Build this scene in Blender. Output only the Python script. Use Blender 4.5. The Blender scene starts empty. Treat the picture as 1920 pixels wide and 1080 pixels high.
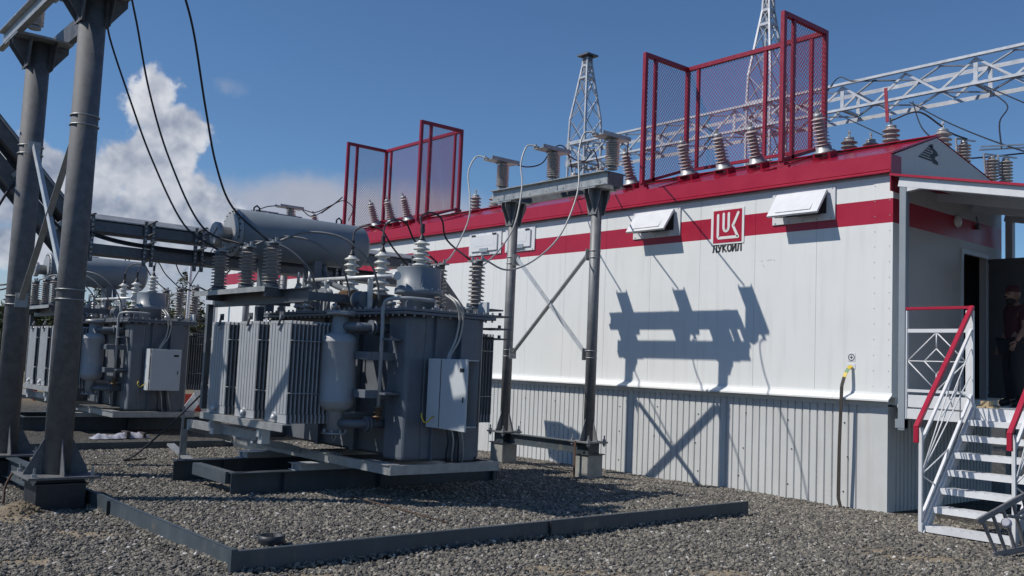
import bpy, bmesh, math, random
from math import sin, cos, pi, radians, sqrt
from mathutils import Vector, Matrix, noise
random.seed(7)
sc = bpy.context.scene
col = sc.collection

# ------------------------------------------------------------------ camera
cam_d = bpy.data.cameras.new('camera'); cam = bpy.data.objects.new('camera', cam_d); col.objects.link(cam)
cam_d.sensor_width = 36; cam_d.lens = 33.24; cam_d.clip_start = 0.1; cam_d.clip_end = 3000
yaw, pitch, roll = radians(-49.968), radians(4.784), radians(2.411)
fwd = Vector((sin(yaw)*cos(pitch), cos(yaw)*cos(pitch), sin(pitch)))
rgt = Vector((cos(yaw), -sin(yaw), 0)); upv = rgt.cross(fwd)
r2 = rgt*cos(roll)+upv*sin(roll); u2 = upv*cos(roll)-rgt*sin(roll)
M = Matrix((r2, u2, -fwd)).transposed().to_4x4(); M.translation = (6.108, -11.419, 1.6)
cam.matrix_world = M
sc.camera = cam

# ------------------------------------------------------------------ sun, sky, exposure
SUN = Vector((0.57, 1.0, -1.22)).normalized()
sd = bpy.data.lights.new('sun', 'SUN'); sd.energy = 3.9; sd.angle = radians(0.53); sd.color = (1.0, 0.95, 0.88)
so = bpy.data.objects.new('sun', sd); so.rotation_euler = SUN.to_track_quat('-Z', 'Y').to_euler(); so.location = (0, 0, 30); col.objects.link(so)
sc.view_settings.view_transform = 'Standard'; sc.view_settings.look = 'None'
sc.view_settings.exposure = 0.0; sc.view_settings.gamma = 1; sc.view_settings.use_curve_mapping = False

w = bpy.data.worlds.new('World'); sc.world = w; w.use_nodes = True
w.cycles.sampling_method = 'MANUAL'; w.cycles.sample_map_resolution = 512
nt = w.node_tree; nt.nodes.clear()
class NB:
    """tiny node builder"""
    def __init__(s, nt): s.nt = nt
    def n(s, t, ins=None, **kw):
        nd = s.nt.nodes.new(t)
        for k, v in kw.items(): setattr(nd, k, v)
        for k, v in (ins or {}).items():
            if isinstance(v, bpy.types.NodeSocket): s.nt.links.new(v, nd.inputs[k])
            else: nd.inputs[k].default_value = v
        return nd
    def m(s, op, a, b=0.0, c=0.0, clamp=False):
        nd = s.nt.nodes.new('ShaderNodeMath'); nd.operation = op; nd.use_clamp = clamp
        for i, v in enumerate((a, b, c)):
            if isinstance(v, bpy.types.NodeSocket): s.nt.links.new(v, nd.inputs[i])
            else: nd.inputs[i].default_value = v
        return nd.outputs[0]
    def ramp(s, fac, stops, interp='LINEAR'):
        nd = s.nt.nodes.new('ShaderNodeValToRGB'); nd.color_ramp.interpolation = interp
        el = nd.color_ramp.elements
        while len(el) < len(stops): el.new(0.5)
        for e, (p, c) in zip(el, stops):
            e.position = p; e.color = (c, c, c, 1) if isinstance(c, (int, float)) else (*c, 1)
        s.nt.links.new(fac, nd.inputs[0]); return nd.outputs[0]
    def mix(s, fac, a, b):
        nd = s.nt.nodes.new('ShaderNodeMix'); nd.data_type = 'RGBA'
        for k, v in ((0, fac), (6, a), (7, b)):
            if isinstance(v, bpy.types.NodeSocket): s.nt.links.new(v, nd.inputs[k])
            else: nd.inputs[k].default_value = v if k == 0 else (*v, 1)
        return nd.outputs[2]
B = NB(nt)
sky = B.n('ShaderNodeTexSky', sky_type='NISHITA', sun_disc=False, sun_elevation=radians(46.7), sun_rotation=math.atan2(-SUN.x, -SUN.y),
          altitude=200, air_density=1.0, dust_density=0.0, ozone_density=6.0)
tc = B.n('ShaderNodeTexCoord')
sep = B.n('ShaderNodeSeparateXYZ', {0: tc.outputs['Generated']})
el_ = B.m('MULTIPLY', B.m('ARCSINE', sep.outputs[2]), 180/pi)
az_ = B.m('MULTIPLY', B.m('ARCTAN2', sep.outputs[1], sep.outputs[0]), 180/pi)
dirv = tc.outputs['Generated']
def sky_noise(scale, detail, rough=0.6, off=(0, 0, 0)):
    mp = B.n('ShaderNodeMapping', {0: dirv, 1: off})
    return B.n('ShaderNodeTexNoise', {'Vector': mp.outputs[0], 'Scale': scale, 'Detail': detail, 'Roughness': rough}).outputs[0]
n1 = sky_noise(9, 8, 0.62); n2 = sky_noise(26, 7, 0.6, (3, 1, 2)); n3 = sky_noise(70, 6, 0.6, (1, 5, 2))
n4 = sky_noise(13, 7, 0.55, (7, 2, 9)); n4b = sky_noise(13, 7, 0.55, (7.016, 2.006, 8.978)); n3b = sky_noise(40, 6, 0.6, (1.004, 5.002, 1.994)); n3a = sky_noise(40, 6, 0.6, (1, 5, 2))
dx = B.m('MULTIPLY', B.m('SUBTRACT', n2, 0.5), 1.8); dy = B.m('MULTIPLY', B.m('SUBTRACT', n4, 0.5), 2.8)
fx = B.m('MULTIPLY', B.m('SUBTRACT', n3, 0.5), 0.7)
az = B.m('ADD', B.m('ADD', az_, dx), fx); el = B.m('ADD', B.m('ADD', el_, dy), fx)
def blob(a, e, ra, re):
    x = B.m('DIVIDE', B.m('SUBTRACT', az, a), ra); y = B.m('DIVIDE', B.m('SUBTRACT', el, e), re)
    return B.m('SUBTRACT', 1.0, B.m('SQRT', B.m('ADD', B.m('MULTIPLY', x, x), B.m('MULTIPLY', y, y))))
def mx(*a):
    r = a[0]
    for b in a[1:]: r = B.m('MAXIMUM', r, b)
    return r
tower = mx(blob(161.5, 14.2, 1.9, 2.4), blob(160.2, 12.2, 2.5, 2.2), blob(161.8, 10.4, 3.4, 2.6), blob(160.0, 7.8, 6.0, 3.0),
           blob(167.5, 8.4, 4.6, 2.9), blob(164.5, 8.6, 3.0, 2.4), blob(163.5, 5.6, 9.0, 2.8), blob(173.0, 7.0, 5.0, 3.4), blob(181, 8.5, 6, 4.5))
def billow(off=(0, 0, 0)):
    mp = B.n('ShaderNodeMapping', {0: dirv, 1: off})
    wob = B.n('ShaderNodeTexNoise', {'Vector': mp.outputs[0], 'Scale': 30.0, 'Detail': 4.0})
    wv = B.n('ShaderNodeVectorMath', {0: mp.outputs[0], 1: B.n('ShaderNodeVectorMath', {0: wob.outputs['Color'], 3: 0.022}, operation='SCALE').outputs[0]}, operation='ADD').outputs[0]
    def v(sc_): return B.n('ShaderNodeTexVoronoi', {'Vector': wv, 'Scale': sc_}, feature='F1').outputs['Distance']
    return B.m('SUBTRACT', 1.0, B.m('ADD', B.m('MULTIPLY', v(24.0), 0.55), B.m('ADD', B.m('MULTIPLY', v(55.0), 0.3), B.m('MULTIPLY', v(120.0), 0.15))))
bl0 = billow(); bl1 = billow((0.004, 0.0075, -0.012))
tower = B.m('ADD', tower, B.m('MULTIPLY', B.m('SUBTRACT', bl0, 0.58), 0.75))
cmask = B.m('MULTIPLY', B.ramp(tower, [(0.03, 0.0), (0.30, 1.0)], 'EASE'), 0.92)
# thin spreading bank to the right of the tower, and loose clouds all round the horizon
bank = mx(blob(153.0, 7.4, 9.0, 4.0), blob(147.5, 6.8, 11.0, 4.4), blob(155.0, 5.0, 16.0, 4.0))
bmask = B.m('MULTIPLY', B.ramp(bank, [(0.0, 0.0), (0.42, 1.0)], 'EASE'), B.ramp(n1, [(0.25, 0.62), (0.6, 0.9)]))
wisp = blob(157.4, 15.4, 1.3, 0.7)
wmask = B.m('MULTIPLY', B.ramp(wisp, [(0.0, 0.0), (0.9, 0.5)], 'EASE'), n3)
lowr = B.m('MULTIPLY', B.ramp(el_, [(0.0, 1.0), (0.12, 0.0)]), 1.0)
around = B.m('MULTIPLY', B.ramp(B.m('ADD', n1, B.m('MULTIPLY', n4, 0.35)), [(0.70, 0.0), (0.86, 0.5)], 'EASE'),
             B.ramp(B.m('DIVIDE', el_, 90.0), [(0.0, 0.6), (0.05, 0.3), (0.09, 0.0)]))
haze_low = B.ramp(B.m('DIVIDE', el_, 90.0), [(0.0, 0.8), (0.03, 0.45), (0.075, 0.0)], 'EASE')
mask = B.m('MAXIMUM', mx(cmask, bmask), B.m('MAXIMUM', B.m('MAXIMUM', wmask, haze_low), around), clamp=True)
shade = B.m('ADD', 0.55, B.m('ADD', B.m('MULTIPLY', B.m('SUBTRACT', n4, n4b), 3.0), B.m('MULTIPLY', B.m('SUBTRACT', bl0, bl1), 1.7)), clamp=True)
hgt = B.ramp(B.m('DIVIDE', el_, 20.0), [(0.2, 0.0), (0.8, 0.45)])
rim = B.ramp(tower, [(0.05, 0.28), (0.6, 0.0)])
sh2 = B.m('ADD', B.m('MULTIPLY', shade, 0.75), B.m('ADD', hgt, B.m('SUBTRACT', rim, 0.22)), clamp=True)
ccol = B.mix(sh2, (0.25, 0.29, 0.385), (0.73, 0.745, 0.785))
bcol = B.mix(n4, (0.36, 0.39, 0.48), (0.47, 0.485, 0.55))
isc = B.ramp(B.m('SUBTRACT', cmask, B.m('MULTIPLY', bmask, 0.3)), [(0.1, 0.0), (0.45, 1.0)])
ccol2 = B.mix(isc, bcol, ccol)
skyc = B.n('ShaderNodeMix', {0: 1.0, 6: sky.outputs[0], 7: (0.84, 0.98, 1.07, 1)}, data_type='RGBA', blend_type='MULTIPLY').outputs[2]
bg1 = B.n('ShaderNodeBackground', {'Color': skyc, 'Strength': 0.088})
bg2 = B.n('ShaderNodeBackground', {'Color': ccol2, 'Strength': 1.0})
ms = B.n('ShaderNodeMixShader', {0: mask, 1: bg1.outputs[0], 2: bg2.outputs[0]})
wo = B.n('ShaderNodeOutputWorld', {0: ms.outputs[0]})

# ------------------------------------------------------------------ materials
MATS = {}
def mat(name, c, rough=0.5, metal=0.0, vary=0.12, scale=3.0, bump=0.0, bscale=60.0, c2=None, spec=0.5, streak=0.0, spot=None):
    m = bpy.data.materials.new(name); m.use_nodes = True
    nt = m.node_tree; nt.nodes.clear(); b = NB(nt)
    geo = b.n('ShaderNodeNewGeometry'); pos = geo.outputs['Position']
    nz = b.n('ShaderNodeTexNoise', {'Vector': pos, 'Scale': scale, 'Detail': 6.0, 'Roughness': 0.62})
    f = b.ramp(nz.outputs[0], [(0.3, 0.0), (0.72, 1.0)])
    lo = tuple(x*(1-vary) for x in c); hi = c2 or tuple(min(1, x*(1+vary)) for x in c)
    cc = b.mix(f, lo, hi)
    if streak:   # faint vertical run-down dirt
        mp = b.n('ShaderNodeMapping', {0: pos, 3: (9, 9, 0.7)})
        ns = b.n('ShaderNodeTexNoise', {'Vector': mp.outputs[0], 'Scale': 1.0, 'Detail': 5.0})
        fs = b.ramp(ns.outputs[0], [(0.52, 0.0), (0.8, streak)])
        cc = b.mix(fs, cc, (0.22, 0.19, 0.15))
    if spot:
        ns = b.n('ShaderNodeTexNoise', {'Vector': pos, 'Scale': spot[0], 'Detail': 4.0})
        fs = b.ramp(ns.outputs[0], [(spot[1], 0.0), (spot[1]+0.08, spot[2])])
        cc = b.mix(fs, cc, spot[3])
    p = b.n('ShaderNodeBsdfPrincipled', {'Base Color': cc, 'Metallic': metal, 'Specular IOR Level': spec})
    rr = b.ramp(nz.outputs[0], [(0.2, max(0.05, rough-0.1)), (0.8, min(1, rough+0.1))])
    nt.links.new(rr, p.inputs['Roughness'])
    if bump:
        nb = b.n('ShaderNodeTexNoise', {'Vector': pos, 'Scale': bscale, 'Detail': 4.0})
        bp = b.n('ShaderNodeBump', {'Strength': bump, 'Distance': 0.01, 'Height': nb.outputs[0]})
        nt.links.new(bp.outputs[0], p.inputs['Normal'])
    b.n('ShaderNodeOutputMaterial', {0: p.outputs[0]})
    MATS[name] = m; return m
mat('white_panel', (0.765, 0.775, 0.755), 0.42, vary=0.025, scale=1.2, streak=0.15, bump=0.05, bscale=8)
mat('gable_shade_white', (0.44, 0.42, 0.41), 0.45, vary=0.04, scale=2, streak=0.12)  # same white as the long wall, darkened to carry the gable's shade
mat('red_paint', (0.385, 0.009, 0.036), 0.35, vary=0.08, scale=2.5)
mat('red_roof', (0.33, 0.009, 0.034), 0.20, vary=0.10, scale=2.0, spec=0.6)
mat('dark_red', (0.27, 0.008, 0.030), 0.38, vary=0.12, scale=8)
mat('skirt_sheet', (0.60, 0.61, 0.60), 0.5, vary=0.05, scale=1.4, streak=0.22, bump=0.06, bscale=6)
mat('white_metal', (0.70, 0.71, 0.72), 0.38, vary=0.05, scale=5, streak=0.08)
mat('column_grey', (0.27, 0.31, 0.34), 0.45, vary=0.06, scale=4)
mat('porch_grey', (0.52, 0.55, 0.58), 0.45, vary=0.06, scale=4, streak=0.06)
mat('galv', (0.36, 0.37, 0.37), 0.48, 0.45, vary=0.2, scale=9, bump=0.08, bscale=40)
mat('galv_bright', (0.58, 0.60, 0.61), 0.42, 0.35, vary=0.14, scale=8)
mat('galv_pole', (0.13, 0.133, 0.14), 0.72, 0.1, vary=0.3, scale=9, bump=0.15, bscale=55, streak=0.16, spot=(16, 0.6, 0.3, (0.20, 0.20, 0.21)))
mat('galv_tower', (0.46, 0.48, 0.51), 0.45, 0.25, vary=0.15, scale=6)
mat('galv_dark', (0.13, 0.14, 0.155), 0.5, 0.4, vary=0.25, scale=9, bump=0.08)
mat('tank_paint', (0.135, 0.152, 0.176), 0.44, 0.0, vary=0.14, scale=4, bump=0.06, bscale=30, streak=0.16, spec=0.5, spot=(7, 0.66, 0.35, (0.06, 0.055, 0.05)))
mat('tank_paint_lit', (0.19, 0.22, 0.25), 0.45, vary=0.08, scale=4)  # tank paint lightened, putting sunlight on the turret drum and conservator
mat('radiator_paint', (0.34, 0.355, 0.37), 0.45, 0.0, vary=0.09, scale=5, streak=0.2)
mat('cabinet_paint', (0.52, 0.55, 0.57), 0.42, vary=0.04, scale=3)
mat('cabinet_inside', (0.07, 0.06, 0.05), 0.6)
mat('beam_paint', (0.04, 0.052, 0.062), 0.5, vary=0.25, scale=4, streak=0.12, bump=0.06)
mat('kerb_paint', (0.060, 0.078, 0.092), 0.48, vary=0.2, scale=3.5, streak=0.22, spot=(5, 0.62, 0.5, (0.17, 0.15, 0.12)))
mat('porcelain_brown', (0.33, 0.30, 0.28), 0.30, vary=0.12, scale=14, spec=0.6)
mat('porcelain_grey', (0.46, 0.44, 0.42), 0.34, vary=0.10, scale=14, spec=0.6)
mat('porcelain_pink', (0.44, 0.37, 0.35), 0.36, vary=0.10, scale=14)
mat('porcelain_white', (0.62, 0.62, 0.575), 0.25, vary=0.06, scale=14, spec=0.6)
mat('cable_black', (0.018, 0.019, 0.022), 0.5)
mat('cable_grey', (0.20, 0.20, 0.20), 0.45, 0.3)
mat('cable_light', (0.40, 0.40, 0.38), 0.45, 0.2)
mat('dark_steel', (0.035, 0.038, 0.045), 0.5, 0.3, vary=0.3, scale=12)
mat('brass', (0.15, 0.095, 0.05), 0.5, 0.4)
mat('black_print', (0.03, 0.03, 0.035), 0.6)
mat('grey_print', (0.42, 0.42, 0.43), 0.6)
mat('concrete', (0.30, 0.30, 0.28), 0.85, vary=0.2, scale=7, bump=0.3, bscale=40, streak=0.12)
mat('yellow', (0.70, 0.50, 0.03), 0.5)
mat('green', (0.03, 0.20, 0.06), 0.5)
mat('door_dark', (0.07, 0.07, 0.072), 0.5)
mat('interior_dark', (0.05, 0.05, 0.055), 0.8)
mat('glass_globe', (0.62, 0.61, 0.58), 0.25)
mat('bark', (0.10, 0.065, 0.04), 0.9, vary=0.3, scale=9)
mat('needles', (0.035, 0.06, 0.025), 0.8, vary=0.45, scale=1.1, c2=(0.085, 0.105, 0.035))
mat('fence_wire', (0.30, 0.30, 0.25), 0.5, 0.3)
mat('plastic_sheet', (0.42, 0.42, 0.47), 0.35, vary=0.1, scale=12)
mat('strap_dark', (0.06, 0.05, 0.05), 0.7)
mat('alu', (0.50, 0.50, 0.50), 0.38, 0.6, vary=0.12, scale=12)
mat('ladder_steel', (0.23, 0.23, 0.24), 0.42, 0.5, vary=0.2, scale=12)
mat('strap_steel', (0.055, 0.048, 0.042), 0.6, 0.2, vary=0.25, scale=10)
mat('galv_mid', (0.20, 0.205, 0.21), 0.55, 0.3, vary=0.2, scale=8, bump=0.08, bscale=50)
mat('rust', (0.085, 0.05, 0.032), 0.8, vary=0.35, scale=10)
mat('skin', (0.22, 0.12, 0.085), 0.55)
mat('shirt', (0.045, 0.012, 0.016), 0.9)
mat('shirt_dark', (0.016, 0.016, 0.02), 0.9)
mat('trousers', (0.013, 0.013, 0.018), 0.9)
mat('cap_cloth', (0.06, 0.015, 0.02), 0.9)
mat('shoe', (0.01, 0.01, 0.01), 0.6)
mat('hair', (0.015, 0.011, 0.009), 0.8)
mat('wood', (0.42, 0.33, 0.20), 0.7, vary=0.2)
mat('orange_red', (0.45, 0.05, 0.03), 0.6)
mat('sand', (0.21, 0.165, 0.11), 0.9, vary=0.25, scale=14, bump=0.4, bscale=30)

SANDY = ((1.90,-2.75,.55,.22),(1.35,-2.75,.30,.16),(.62,-6.05,.50,.20),(-1.75,-9.50,.40,.22),(-2.62,-8.85,.40,.20),(-3.7,-9.15,.35,.3),(1.2,-5.0,.45,.15),(2.3,-3.9,.5,.3),(-.2,-7.9,.3,.2))
def sandy(b, sx, nz):
    r = None
    for x, y, a, c in SANDY:
        # long axis runs along the camera-near ground strips, roughly 40 degrees to the building
        u = b.m('ADD', b.m('MULTIPLY', b.m('SUBTRACT', sx.outputs[0], x), .64), b.m('MULTIPLY', b.m('SUBTRACT', sx.outputs[1], y), .77))
        v = b.m('SUBTRACT', b.m('MULTIPLY', b.m('SUBTRACT', sx.outputs[0], x), .77), b.m('MULTIPLY', b.m('SUBTRACT', sx.outputs[1], y), .64))
        u = b.m('DIVIDE', u, a); v = b.m('DIVIDE', v, c)
        f = b.m('SUBTRACT', 1.0, b.m('SQRT', b.m('ADD', b.m('MULTIPLY', u, u), b.m('MULTIPLY', v, v))))
        r = f if r is None else b.m('MAXIMUM', r, f)
    return b.m('ADD', b.m('MAXIMUM', r, -0.6), b.m('MULTIPLY', b.m('SUBTRACT', nz, 0.5), 2.6))
def ground_mat():
    m = bpy.data.materials.new('gravel_ground'); m.use_nodes = True; nt = m.node_tree; nt.nodes.clear(); b = NB(nt)
    pos = b.n('ShaderNodeNewGeometry').outputs['Position']
    v = b.n('ShaderNodeTexVoronoi', {'Vector': pos, 'Scale': 26.0})
    v2 = b.n('ShaderNodeTexVoronoi', {'Vector': pos, 'Scale': 58.0})
    sepc = b.n('ShaderNodeSeparateColor', {0: v.outputs['Color']})
    stone = b.ramp(sepc.outputs[0], [(0.0, (0.075, 0.072, 0.067)), (0.5, (0.14, 0.132, 0.118)), (0.9, (0.20, 0.185, 0.155)), (1.0, (0.32, 0.30, 0.265))])
    gap = b.ramp(v.outputs['Distance'], [(0.1, 1.0), (0.62, 0.35)])
    st = b.n('ShaderNodeMix', {0: 1.0, 6: stone, 7: gap}, data_type='RGBA', blend_type='MULTIPLY').outputs[2]
    big = b.n('ShaderNodeTexNoise', {'Vector': pos, 'Scale': 0.55, 'Detail': 6.0, 'Roughness': 0.6}).outputs[0]
    sx = b.n('ShaderNodeSeparateXYZ', {0: pos})
    big = b.n('ShaderNodeTexNoise', {'Vector': pos, 'Scale': 2.2, 'Detail': 5.0, 'Roughness': 0.6}).outputs[0]
    sandf = b.ramp(sandy(b, sx, big), [(0.0, 0.0), (0.35, 0.9)])
    c = b.mix(sandf, st, (0.30, 0.245, 0.17))
    far = b.m('MULTIPLY', B_far(b, sx), 1.0)
    g2 = b.n('ShaderNodeTexNoise', {'Vector': pos, 'Scale': 0.15, 'Detail': 6.0}).outputs[0]
    fc = b.mix(b.ramp(g2, [(0.4, 0.0), (0.6, 1.0)]), (0.30, 0.22, 0.15), (0.17, 0.15, 0.08))
    c = b.mix(far, c, fc)
    bp = b.n('ShaderNodeBump', {'Strength': 0.9, 'Distance': 0.02, 'Height': b.m('ADD', b.m('MULTIPLY', v.outputs['Distance'], -1.0), b.m('MULTIPLY', v2.outputs['Distance'], -0.4))})
    p = b.n('ShaderNodeBsdfPrincipled', {'Base Color': c, 'Roughness': 0.9, 'Normal': bp.outputs[0], 'Specular IOR Level': 0.25})
    b.n('ShaderNodeOutputMaterial', {0: p.outputs[0]}); MATS['gravel_ground'] = m
def B_far(b, sx):   # gravel yard gives way to bare sandy soil beyond the compound
    return b.ramp(b.m('ADD', b.m('MULTIPLY', sx.outputs[0], -0.01), 0.0), [(0.20, 0.0), (0.26, 1.0)])
ground_mat()
def stone_mat():
    m = bpy.data.materials.new('crushed_stone'); m.use_nodes = True; nt = m.node_tree; nt.nodes.clear(); b = NB(nt)
    oi = b.n('ShaderNodeObjectInfo')
    c = b.ramp(oi.outputs['Random'], [(0.0, (0.085, 0.083, 0.079)), (0.30, (0.152, 0.141, 0.124)), (0.60, (0.21, 0.192, 0.162)), (0.84, (0.275, 0.245, 0.198)), (0.965, (0.345, 0.31, 0.255)), (1.0, (0.60, 0.58, 0.55))])
    pos = b.n('ShaderNodeNewGeometry').outputs['Position']
    nz = b.n('ShaderNodeTexNoise', {'Vector': pos, 'Scale': 70.0, 'Detail': 3.0}).outputs[0]
    c2 = b.n('ShaderNodeMix', {0: 1.0, 6: c, 7: b.ramp(nz, [(0.3, 0.72), (0.7, 1.15)])}, data_type='RGBA', blend_type='MULTIPLY').outputs[2]
    p = b.n('ShaderNodeBsdfPrincipled', {'Base Color': c2, 'Roughness': 0.85, 'Specular IOR Level': 0.3})
    b.n('ShaderNodeOutputMaterial', {0: p.outputs[0]}); MATS['crushed_stone'] = m
stone_mat()

# ------------------------------------------------------------------ mesh helpers
V = Vector
class MB:
    def __init__(s): s.v = []; s.f = []; s.m = []; s.sm = []
    def add(s, vs, fs, m=0, sm=False):
        o = len(s.v); s.v += [tuple(p) for p in vs]
        for f in fs: s.f.append([i+o for i in f]); s.m.append(m); s.sm.append(sm)
        return s
    def box(s, x0, x1, y0, y1, z0, z1, m=0, ch=0.0):
        if x0 > x1: x0, x1 = x1, x0
        if y0 > y1: y0, y1 = y1, y0
        if z0 > z1: z0, z1 = z1, z0
        if ch <= 0:
            return s.add([(x0,y0,z0),(x1,y0,z0),(x1,y1,z0),(x0,y1,z0),(x0,y0,z1),(x1,y0,z1),(x1,y1,z1),(x0,y1,z1)],
                         [(0,3,2,1),(4,5,6,7),(0,1,5,4),(1,2,6,5),(2,3,7,6),(3,0,4,7)], m)
        c = ch; vs = []; xs = (x0,x1); ys = (y0,y1); zs = (z0,z1); idx = {}
        for i in (0,1):
            for j in (0,1):
                for k in (0,1):
                    di, dj, dk = (c if i == 0 else -c), (c if j == 0 else -c), (c if k == 0 else -c)
                    for a in range(3):
                        idx[i,j,k,a] = len(vs)
                        vs.append((xs[i]+(0 if a == 0 else di), ys[j]+(0 if a == 1 else dj), zs[k]+(0 if a == 2 else dk)))
        fs = []
        q = ((0,0),(1,0),(1,1),(0,1))
        for e in (0,1):
            f0 = [idx[e,j,k,0] for j,k in q]; f1 = [idx[i,e,k,1] for i,k in q]; f2 = [idx[i,j,e,2] for i,j in q]
            fs += [f0 if e else f0[::-1], f1[::-1] if e else f1, f2 if e else f2[::-1]]
        for j,k in q: fs.append([idx[0,j,k,1],idx[1,j,k,1],idx[1,j,k,2],idx[0,j,k,2]])
        for i,k in q: fs.append([idx[i,0,k,0],idx[i,1,k,0],idx[i,1,k,2],idx[i,0,k,2]])
        for i,j in q: fs.append([idx[i,j,0,0],idx[i,j,1,0],idx[i,j,1,1],idx[i,j,0,1]])
        for i in (0,1):
            for j in (0,1):
                for k in (0,1): fs.append([idx[i,j,k,0],idx[i,j,k,1],idx[i,j,k,2]])
        return s.add(vs, fs, m)
    def sweep(s, prof, p, q, up=(0,0,1), m=0):
        """extrude closed 2d profile (a along side, b along up) from p to q"""
        p, q = V(p), V(q); d = (q-p).normalized(); u = V(up)
        if abs(d.dot(u)) > 0.98: u = V((0,1,0))
        r = d.cross(u).normalized(); u = r.cross(d)
        n = len(prof); vs = [p+r*a+u*b for a,b in prof]+[q+r*a+u*b for a,b in prof]
        fs = [(i,(i+1)%n,n+(i+1)%n,n+i) for i in range(n)]
        s.add(vs, fs, m)
        o = len(s.v)-2*n
        s.f += [[o+i for i in range(n)][::-1], [o+n+i for i in range(n)]]; s.m += [m,m]; s.sm += [False,False]
        return s
    def bar(s, p, q, w, h, up=(0,0,1), m=0):
        return s.sweep([(-w/2,-h/2),(w/2,-h/2),(w/2,h/2),(-w/2,h/2)], p, q, up, m)
    def angle(s, p, q, a, t=0.006, up=(0,0,1), m=0, fx=1, fy=1):
        return s.sweep([(0,0),(fx*a,0),(fx*a,fy*t),(fx*t,fy*t),(fx*t,fy*a),(0,fy*a)], p, q, up, m)
    def ibeam(s, p, q, w, h, t=0.012, up=(0,0,1), m=0):
        w/=2; h/=2; g=t*0.4
        return s.sweep([(-w,-h),(w,-h),(w,-h+t),(g,-h+t),(g,h-t),(w,h-t),(w,h),(-w,h),(-w,h-t),(-g,h-t),(-g,-h+t),(-w,-h+t)], p, q, up, m)
    def chan(s, p, q, w, h, t=0.01, up=(0,0,1), m=0, flip=1):
        h/=2; f=flip
        return s.sweep([(0,-h),(f*w,-h),(f*w,-h+t),(f*t,-h+t),(f*t,h-t),(f*w,h-t),(f*w,h),(0,h)], p, q, up, m)
    def tube(s, pts, r, n=8, m=0, caps=True, r_end=None):
        pts = [V(p) for p in pts]; N = len(pts); vs = []; prev = None
        for i, p in enumerate(pts):
            t = (pts[min(i+1,N-1)]-pts[max(i-1,0)]).normalized()
            if prev is None:
                a = V((0,0,1)) if abs(t.z) < 0.9 else V((1,0,0)); u = t.cross(a).normalized()
            else:
                u = (prev - t*prev.dot(t)).normalized()
            prev = u; w = t.cross(u); rr = r if r_end is None else r+(r_end-r)*i/(N-1)
            vs += [p+(u*cos(2*pi*k/n)+w*sin(2*pi*k/n))*rr for k in range(n)]
        fs = [(i*n+k, i*n+(k+1)%n, (i+1)*n+(k+1)%n, (i+1)*n+k) for i in range(N-1) for k in range(n)]
        s.add(vs, fs, m, True); o = len(s.v)-len(vs)
        if caps:
            s.f += [[o+k for k in range(n)][::-1], [o+(N-1)*n+k for k in range(n)]]; s.m += [m,m]; s.sm += [False,False]
        return s
    def lathe(s, prof, org=(0,0,0), ax=(0,0,1), n=20, m=0, caps=True, sm=True):
        ax = V(ax).normalized(); a = V((1,0,0)) if abs(ax.x) < 0.9 else V((0,1,0))
        u = (a-ax*a.dot(ax)).normalized(); w = ax.cross(u); org = V(org); vs = []
        for r, z in prof: vs += [org+ax*z+(u*cos(2*pi*k/n)+w*sin(2*pi*k/n))*r for k in range(n)]
        N = len(prof); fs = [(i*n+k, i*n+(k+1)%n, (i+1)*n+(k+1)%n, (i+1)*n+k) for i in range(N-1) for k in range(n)]
        s.add(vs, fs, m, sm); o = len(s.v)-len(vs)
        if caps:
            s.f += [[o+k for k in range(n)][::-1], [o+(N-1)*n+k for k in range(n)]]; s.m += [m,m]; s.sm += [False,False]
        return s
    def prism(s, poly, vec, m=0):
        vec = V(vec); a = [V(p) for p in poly]; n = len(a)
        nrm = V((0,0,0))
        for i in range(n): nrm += a[i].cross(a[(i+1)%n])
        if nrm.dot(vec) > 0: pass
        else: a = a[::-1]
        vs = a+[p+vec for p in a]
        fs = [tuple(range(n))[::-1], tuple(range(n,2*n))]+[(i,(i+1)%n,n+(i+1)%n,n+i) for i in range(n)]
        return s.add(vs, fs, m)
    def bolt(s, p, ax=(0,0,1), r=0.016, h=0.03, m=0):
        return s.lathe([(r,0),(r,h)], p, ax, 6, m, True, False)
    def build(s, name, mats, parent=None, kind=None, bevel=0.0):
        me = bpy.data.meshes.new(name); off = V((0,0,0)); p = parent
        while p is not None: off += V(p.location); p = p.parent
        me.from_pydata([tuple(V(v)-off) for v in s.v], [], s.f)
        for mm in ([mats] if isinstance(mats, str) else mats): me.materials.append(MATS[mm])
        me.polygons.foreach_set('material_index', s.m); me.polygons.foreach_set('use_smooth', s.sm)
        bm = bmesh.new(); bm.from_mesh(me); bmesh.ops.recalc_face_normals(bm, faces=bm.faces); bm.to_mesh(me); bm.free()
        me.update()
        o = bpy.data.objects.new(name, me); col.objects.link(o); o.parent = parent
        if kind: o['kind'] = kind
        if bevel:
            b = o.modifiers.new('bevel', 'BEVEL'); b.width = bevel; b.segments = 1; b.limit_method = 'ANGLE'; b.angle_limit = radians(50)
        return o
def tag(o, label, cat, group=None):
    o['label'] = label; o['category'] = cat
    if group: o['group'] = group
    return o
def thing(name, label, cat, loc=(0,0,0), group=None):
    o = bpy.data.objects.new(name, None); o.empty_display_size = 0.2; o.location = loc; col.objects.link(o)
    return tag(o, label, cat, group)
def copy_part(o, parent, dloc):
    c = o.copy(); col.objects.link(c); c.parent = parent; c.location = V(o.location)+V(dloc); return c
KIDS = {}
def children(o): return [c for c in bpy.data.objects if c.parent == o]
def copy_tree(o, parent=None):
    c = o.copy(); col.objects.link(c); c.parent = parent
    for ch in children(o): copy_tree(ch, c)
    return c
def copy_thing(o, loc, label, rot=None):
    c = copy_tree(o); c.location = loc; c['label'] = label
    if rot: c.rotation_euler = rot
    return c
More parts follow.
